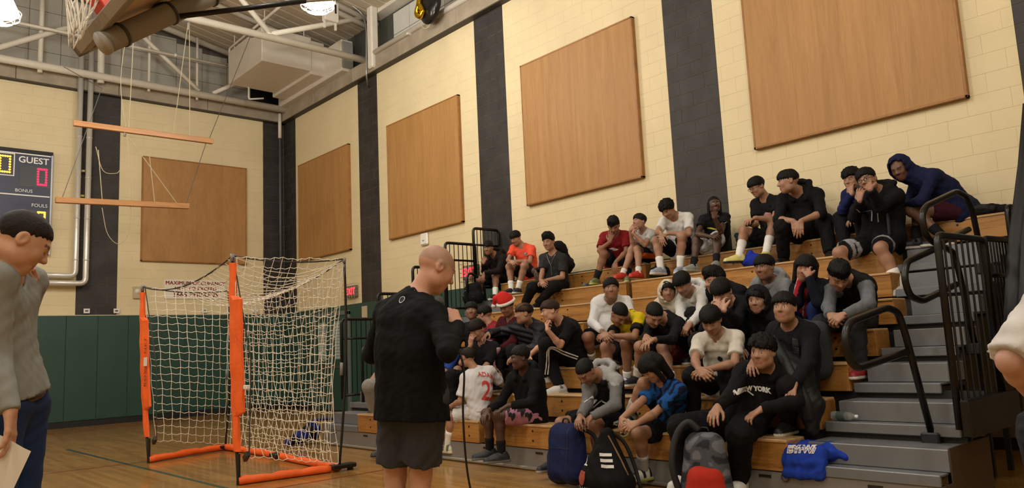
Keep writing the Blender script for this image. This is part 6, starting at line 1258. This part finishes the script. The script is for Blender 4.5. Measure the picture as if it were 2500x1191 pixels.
MB().tube(catmull([c+(.10, -.12, .48), c+(.16, -.2, .40), c+(.15, -.21, .2), c+(.10, -.17, .08)]), .018, 8).build('shoulder_strap', strapm, BP, True)
# black drawstring bag with three white bars
c = np.array([-3.86, -14.13, 0]); BG = empty('gym_bag', tuple(c), 'black drawstring bag with three white bars and a red crest', 'bag')
def b_(q):
    for y in (-.12, 0, .12): q.cone(c+(0, y, .10), c+(.03, y*.1, .46), .14, .045, .05)
    q.half(c+np.array([0, 0, .01]), (0, 0, -1))
o, D_ = soft('sack', BG, axb(c-(.3, .4, .05), c+(.3, .4, .65), .010), b_, '#0c0c0e', wr=.004, f=70)
vw = CAMP-c; vw[2] = 0; vw = unit(vw); rt = np.array([-vw[1], vw[0], 0]); rt = rt if rt@RGT > 0 else -rt
for k in range(3): ribbon(D_, 'part', [c+rt*x+np.array([0, 0, .315-.043*k]) for x in (-.045+.004*k, 0, .05+.006*k)], .026, '#cfcfcd', 'white_bar', nrm=vw, parent=o, off=.005)
print_poly(D_, 'part', [(-.04, .05), (0, .06), (.04, .05), (.042, 0), (.02, -.045), (0, -.06), (-.02, -.045), (-.042, 0)], c-rt*.21+np.array([0, 0, .12]), vw-rt*.5, (0, 0, 1), '#9a4230', 'crest'); print_text(D_, 'part', 'BELLMA', .045, c-rt*.20+np.array([0, 0, .035]), vw-rt*.3, (0, 0, 1), '#b9b9b7', .001)
print_text(D_, 'part', '2', .09, c-rt*.18+np.array([0, 0, .245]), vw-rt*.6, (0, 0, 1), '#cfcfcd', .002)
ribbon(D_, 'part', [c+rt*x+np.array([0, 0, z]) for x, z in ((.03, .46), (.11, .30), (.17, .16))], .014, '#7a5a38', 'tan_piping', nrm=vw, parent=o)
MB().tube(catmull([c+rt*.02+(0, 0, .50), c+rt*.12+(.05, 0, .40), c+rt*.20+(.04, 0, .22), c+rt*.27+(.0, 0, .03)]), .016, 8).build('cord_strap', strapm, BG, True)
# grey camouflage backpack with a red front
c = np.array([-3.86, -15.10, 0]); CB = empty('backpack', tuple(c), 'grey camouflage backpack with a bright red front pocket at the bottom of the photo', 'backpack')
def b_(q):
    for y in (-.08, .08): q.cone(c+(0, y, .13), c+(.02, y*.7, .43), .125, .10, .06)
    q.half(c+np.array([0, 0, .012]), (0, 0, -1))
def cf_(V, k):
    n = np.sin(V[:, 1]*34+2*np.sin(V[:, 2]*26))+np.sin(V[:, 2]*41+2.4*np.sin(V[:, 1]*23+1)); k[n > .5] = lin('#66686e'); k[n < -.6] = lin('#2a2b30')
o, D_ = soft('body', CB, axb(c-(.3, .35, .05), c+(.3, .35, .7), .009), b_, '#47494f', wr=.002, colf=cf_)
vw = CAMP-c; vw[2] = 0; vw = unit(vw); rt = np.array([-vw[1], vw[0], 0]); rt = rt if rt@RGT > 0 else -rt
def p_(q):
    q.cone(c+vw*.10+rt*-.06+(0, 0, .10), c+vw*.10+rt*.06+(0, 0, .10), .10, .10, .04); q.cone(c+vw*.10+rt*-.05+(0, 0, .22), c+vw*.10+rt*.05+(0, 0, .22), .085, .085, .06); q.half(c+np.array([0, 0, .015]), (0, 0, -1))
o2, D2 = soft('front_pocket', CB, axb(c-(.35, .35, .05), c+(.3, .35, .5), .009), p_, '#a82c20', wr=.0015)
print_poly(D2, 'part', [(.075*math.cos(a), .075*math.sin(a)) for a in np.linspace(0, math.pi, 13)], c+vw*.1+np.array([0, 0, .06]), vw, (0, 0, 1), '#17181a', 'dark_badge')
MB().tube(catmull([c-rt*.05+(.05, 0, .54), c-rt*.13+(.05, 0, .60), c-rt*.215+(.04, 0, .50), c-rt*.235+(.0, 0, .30), c-rt*.19-(0, 0, -.08)]), .026, 10).build('shoulder_strap', strapm, CB, True)
MB().tube(fillet([c+(.04, -.03, .53), c+(.04, -.02, .56), c+(.04, .04, .56), c+(.04, .05, .53)], .02), .007, 6).build('grab_loop', strapm, CB, True)
# blue drawstring bag draped on the step
c = np.array([-3.36, -15.64, .40]); DB = empty('drawstring_bag', (c[0], c[1], .285), 'bright blue drawstring bag with white lettering draped over the bottom aisle step', 'bag')
def b_(q):
    q.cone(c+(.13, .10, -.045), c+(.12, -.12, -.045), .075, .075, .05); q.cone(c+(-.02, .12, -.03), c+(-.02, -.11, -.03), .05, .05, .06); q.cone(c+(-.06, .14, -.19), c+(-.06, -.11, -.18), .035, .04, .06); q.cone(c+(-.05, .13, -.10), c+(-.05, -.11, -.10), .045, .045, .06); q.cone(c+(.1, -.12, -.03), c+(.08, -.24, -.06), .05, .03, .04)
o, D_ = soft('sack', DB, axb(c-(.25, .4, .32), c+(.35, .35, .15), .009), b_, '#1c3aa0', wr=.004, f=85)
vw = unit(CAMP-c); rt = unit(np.cross((0, 0, 1), -vw)); rt = rt if rt@RGT > 0 else -rt; pc = c+np.array([-.05, .02, -.015])
print_text(D_, 'part', 'BYrW/', .066, pc, vw, (0, 0, 1), '#d8d2d2', .006, shear=.25); print_text(D_, 'part', 'BYrW/', .066, pc+vw*.004, vw+np.array([0, 0, .001]), (0, 0, 1), '#27306a', .0005, shear=.25)
for a in ((-.06, .16, -.20), (.08, -.26, -.05)): MB().tube([c+np.array(a)+np.array([0, .03*math.cos(t), .03*math.sin(t)-.02]) for t in np.linspace(0, 2*math.pi, 13)[:-1]], .003, 5, closed=True).build('cord_loop', strapm, DB)
# blue bag between the feet of the boy with the phone
c = np.array([-.66, -13.70, 2.015]); SB_ = empty('drawstring_bag', tuple(c), 'small blue bag behind the feet of the boy with the phone', 'bag')
soft('sack', SB_, axb(c-(.2, .25, .03), c+(.2, .25, .3), .010), lambda q: (q.cone(c+(0, .06, .07), c+(0, -.06, .07), .07, .08, .04), q.cone(c+(0, 0, .1), c+(0, .01, .17), .06, .03, .04)), '#1a2f9a', wr=.004, f=90)
MB().tube([c+(0, .01, .18), c+(.02, .06, .2), c+(.0, .10, .1)], .004, 5).build('cord', strapm, SB_)
# black bag by the left railing
c = np.array([-.86, -8.72, 1.94]); LBG = empty('shoulder_bag', tuple(c), 'black bag hung in the left railing under the lit exit sign', 'bag')
o, D_ = soft('body', LBG, axb(c-(.25, .35, .05), c+(.25, .35, .5), .011), lambda q: (q.cone(c+(0, .09, .12), c+(0, -.10, .12), .12, .12, .04), q.cone(c+(0, .06, .26), c+(0, -.08, .26), .09, .10, .05)), '#0e0f14', wr=.003)
ribbon(D_, 'part', [c+np.array([-.1, y, .24-.1*y]) for y in (.02, .05, .09)], .012, '#8a8d94', 'logo', nrm=(-1, -.6, .2), parent=o); MB().tube(sag(c+np.array((-.11, .12, .16)), c+np.array((-.11, -.14, .12)), .03), .006, 5).build('zip_edge', mat('zip_grey', '#55585e', .5), LBG)
# sports bag on the floor behind the goal
c = np.array([-3.62, -8.22, 0]); FBG = empty('sports_bag', tuple(c), 'blue and black sports bag slumped against the left end of the bleachers', 'bag')
def cf_(V, k): k[(np.sin(V[:, 0]*20+V[:, 2]*16) > .1)] = lin('#0f1018')
o, D_ = soft('body', FBG, axb(c-(.45, .35, .05), c+(.45, .35, .5), .011), lambda q: (q.cone(c+(-.2, 0, .07), c+(.16, 0, .17), .06, .12, .06), q.cone(c+(.1, -.02, .17), c+(.16, .0, .26), .10, .07, .04), q.half(c+np.array([0, 0, .01]), (0, 0, -1))), '#1d2c70', wr=.004, colf=cf_)
MB().tube(catmull([c+(.1, -.05, .3), c+(.2, -.12, .345), c+(.3, -.2, .345), c+(.42, -.24, .335)]), .022, 8).build('strap', mat('strap_navy', '#1a2250', .7), FBG, True)
# black backpack beside the boy with the white sock
c = np.array([-.80, -15.32, 2.013]); KB3 = empty('backpack', tuple(c), 'black backpack wedged beside the boy with the white sock, under the navy hood', 'backpack')
soft('body', KB3, axb(c-(.25, .3, .03), c+(.3, .3, .6), .012), lambda q: (q.cone(c+(.02, .05, .12), c+(.06, .03, .34), .12, .10, .06), q.cone(c+(.02, -.06, .12), c+(.06, -.03, .32), .12, .09, .06)), '#0d0d10', wr=.003); MB().tube(catmull([c+(-.05, -.05, .36), c+(-.11, -.07, .28), c+(-.12, -.07, .12)]), .016, 8).build('shoulder_strap', strapm, KB3, True)
# coats
c = np.array([-.30, -16.05, 2.27]); CO = empty('jacket', tuple(c), 'black jacket lying on the top row beside the boy in the navy hood', 'jacket')
soft('shell', CO, axb(c-(.25, .4, .03), c+(.25, .4, .3), .011), lambda q: (q.cone(c+(0, .22, .08), c+(0, -.18, .04), .085, .05, .05), q.cone(c+(-.02, .1, .05), c+(-.05, -.05, .05), .07, .05, .05)), '#141416', wr=.005, f=80)
MB().tube(catmull([c+(-.06, .12, .07), c+(-.08, .0, .08), c+(-.06, -.12, .05)]), .03, 8).build('sleeve', mat('coat_black', '#121214', .8), CO, True)
CO = empty('jacket', (-3.05, -15.5, .72), 'black coat draped over the seats beside the boy in the NEW YORK hoodie', 'jacket'); k_ = [np.array(p) for p in ((-3.0, -15.24, 1.10), (-3.08, -15.44, .90), (-3.12, -15.56, .68), (-3.14, -15.58, .50))]
soft('shell', CO, axb((-3.45, -15.9, .25), (-2.6, -14.9, 1.4), .012), lambda q: (q.cone(k_[0], k_[1], .10, .13, .06), q.cone(k_[1], k_[2], .13, .10, .06), q.cone(k_[2], k_[3], .10, .05, .05)), '#0e0f12', m=foilM, wr=.006, f=60)
MB().tube(catmull([k_[0]+(-.06, -.03, .08), k_[1]+(-.11, -.02, .05), k_[2]+(-.10, -.02, .04), k_[3]+(-.04, .0, .08)]), .045, 8).build('sleeve', mat('coat_grey', '#15171a', .6), CO, True)
# backpack worn behind the boy with the cat logo
D = PEOPLE['C12']; up, l, f = D['frame']; c = D['J']['P']+up*.28-f*.23; WP = empty('backpack', tuple(c), 'dark grey backpack worn by the boy with the leaping cat logo', 'backpack')
soft('body', WP, axb(c-.35, c+.35, .012), lambda q: (q.cone(c-up*.16+l*.06, c+up*.12+l*.06, .11, .10, .06), q.cone(c-up*.16-l*.06, c+up*.12-l*.06, .11, .10, .06)), '#34373c', wr=.002)
MB().tube([c+up*.16-l*.1+f*.08, c+up*.1-l*.12+f*.2], .02, 8).build('strap', strapm, WP)
# water bottle on the aisle step
a, b = np.array([-2.90, -15.62, .583]), np.array([-2.93, -15.83, .583]); WB = empty('water_bottle', tuple((a+b)/2), 'clear plastic water bottle lying on an aisle step', 'bottle')
clear = bpy.data.materials.new('clear_plastic'); clear.use_nodes = True; NT(clear).set(**{'Base Color': (.92, .96, .97, 1), 'Roughness': .08, 'Transmission Weight': .85, 'IOR': 1.3}); MATS['clear_plastic'] = clear
ax_ = unit(b-a); MB().lathe([(0, 0), (.03, 0), (.033, .02), (.033, .05), (.030, .07), (.033, .09), (.033, .13), (.028, .16), (.013, .19), (.012, .20)], a, ax_, 16).build('bottle_body', clear, WB, True); MB().lathe([(.0, .215), (.014, .215), (.014, .198)], a, ax_, 12).build('cap', mat('cap_white', '#d8dadc', .4), WB, True); MB().lathe([(.0335, .05), (.0335, .12)], a, ax_, 16).build('label', mat('bottle_label', '#4c5a58', .5), WB, True)
# phones
def phone(D, side, label):
    ch = D['hands'][side]; p = np.mean([ch[1][0][3], ch[2][0][3], ch[4][0][3]], axis=0); J = D['J']; fd = unit(ch[1][0][1]-J['w'+side]); n = unit(np.cross(ch[0][0][1]-ch[3][0][1], fd)); x = unit(np.cross(fd, n)); y = fd
    PH = empty('phone', tuple(p), label, 'phone'); MB().obox(p, (.036, .074, .0045), [x, y, n], .003).build('case', mat('phone_black', '#0b0b0d', .3), PH); MB().obox(p-n*.0052, (.032, .068, .0006), [x, y, n]).build('screen', mat('phone_glass', '#16181c', .1), PH)
phone(PEOPLE['B5'], 'R', 'black phone in the hand of the boy with glasses on the top row'); phone(PEOPLE['B8'], 'R', 'black phone held to the face of the boy in the black hoodie')
# odds and ends on the top row
c = np.array([-.62, -11.05, 2.013]); KS = empty('cleats', tuple(c), 'pair of dark cleats left on the row behind the boy with the chain', 'shoes')
for k in (0, 1):
    soft('shoe', KS, axb(c-(.2, .25, .02), c+(.2, .35, .16), .009), lambda q, k=k: (q.cone(c+(-.05, .02-.13*k, .035), c+(.13, .05-.13*k, .035), .034, .038, .02), q.cone(c+(.1, .05-.13*k, .05), c+(.12, .05-.13*k, .09), .035, .032, .02), q.half(c+np.array([0, 0, .002]), (0, 0, -1))), '#1a1c20' if k else '#5c5e62', m=shoeM)
c = np.array([-.62, -12.28, 2.013]); KB2 = empty('shoulder_bag', tuple(c), 'black bag on the row between the red shoes and the white socks', 'bag')
soft('body', KB2, axb(c-(.2, .25, .03), c+(.25, .25, .3), .011), lambda q: (q.cone(c+(.05, .06, .09), c+(.05, -.07, .09), .085, .085, .04),), '#101114', wr=.003); MB().tube(fillet([c+(.03, .05, .16), c+(.03, .03, .21), c+(.03, -.04, .21), c+(.03, -.06, .16)], .03), .008, 6).build('handle', strapm, KB2, True)
c = np.array([-.30, -13.42, 2.27]); TJ = empty('jacket', tuple(c), 'dark teal jacket heaped behind the boy with the phone', 'jacket')
soft('shell', TJ, axb(c-(.2, .3, .03), c+(.2, .3, .35), .011), lambda q: (q.cone(c+(0, .05, .07), c+(0, -.10, .09), .08, .09, .05), q.cone(c+(-.02, .05, .12), c+(-.03, .10, .2), .05, .03, .03)), '#12302e', wr=.005, f=80)
MB().tube([c+(-.07, .06, .1), c+(-.08, -.05, .13)], .025, 8).build('sleeve', mat('coat_black', '#121214', .8), TJ, True)
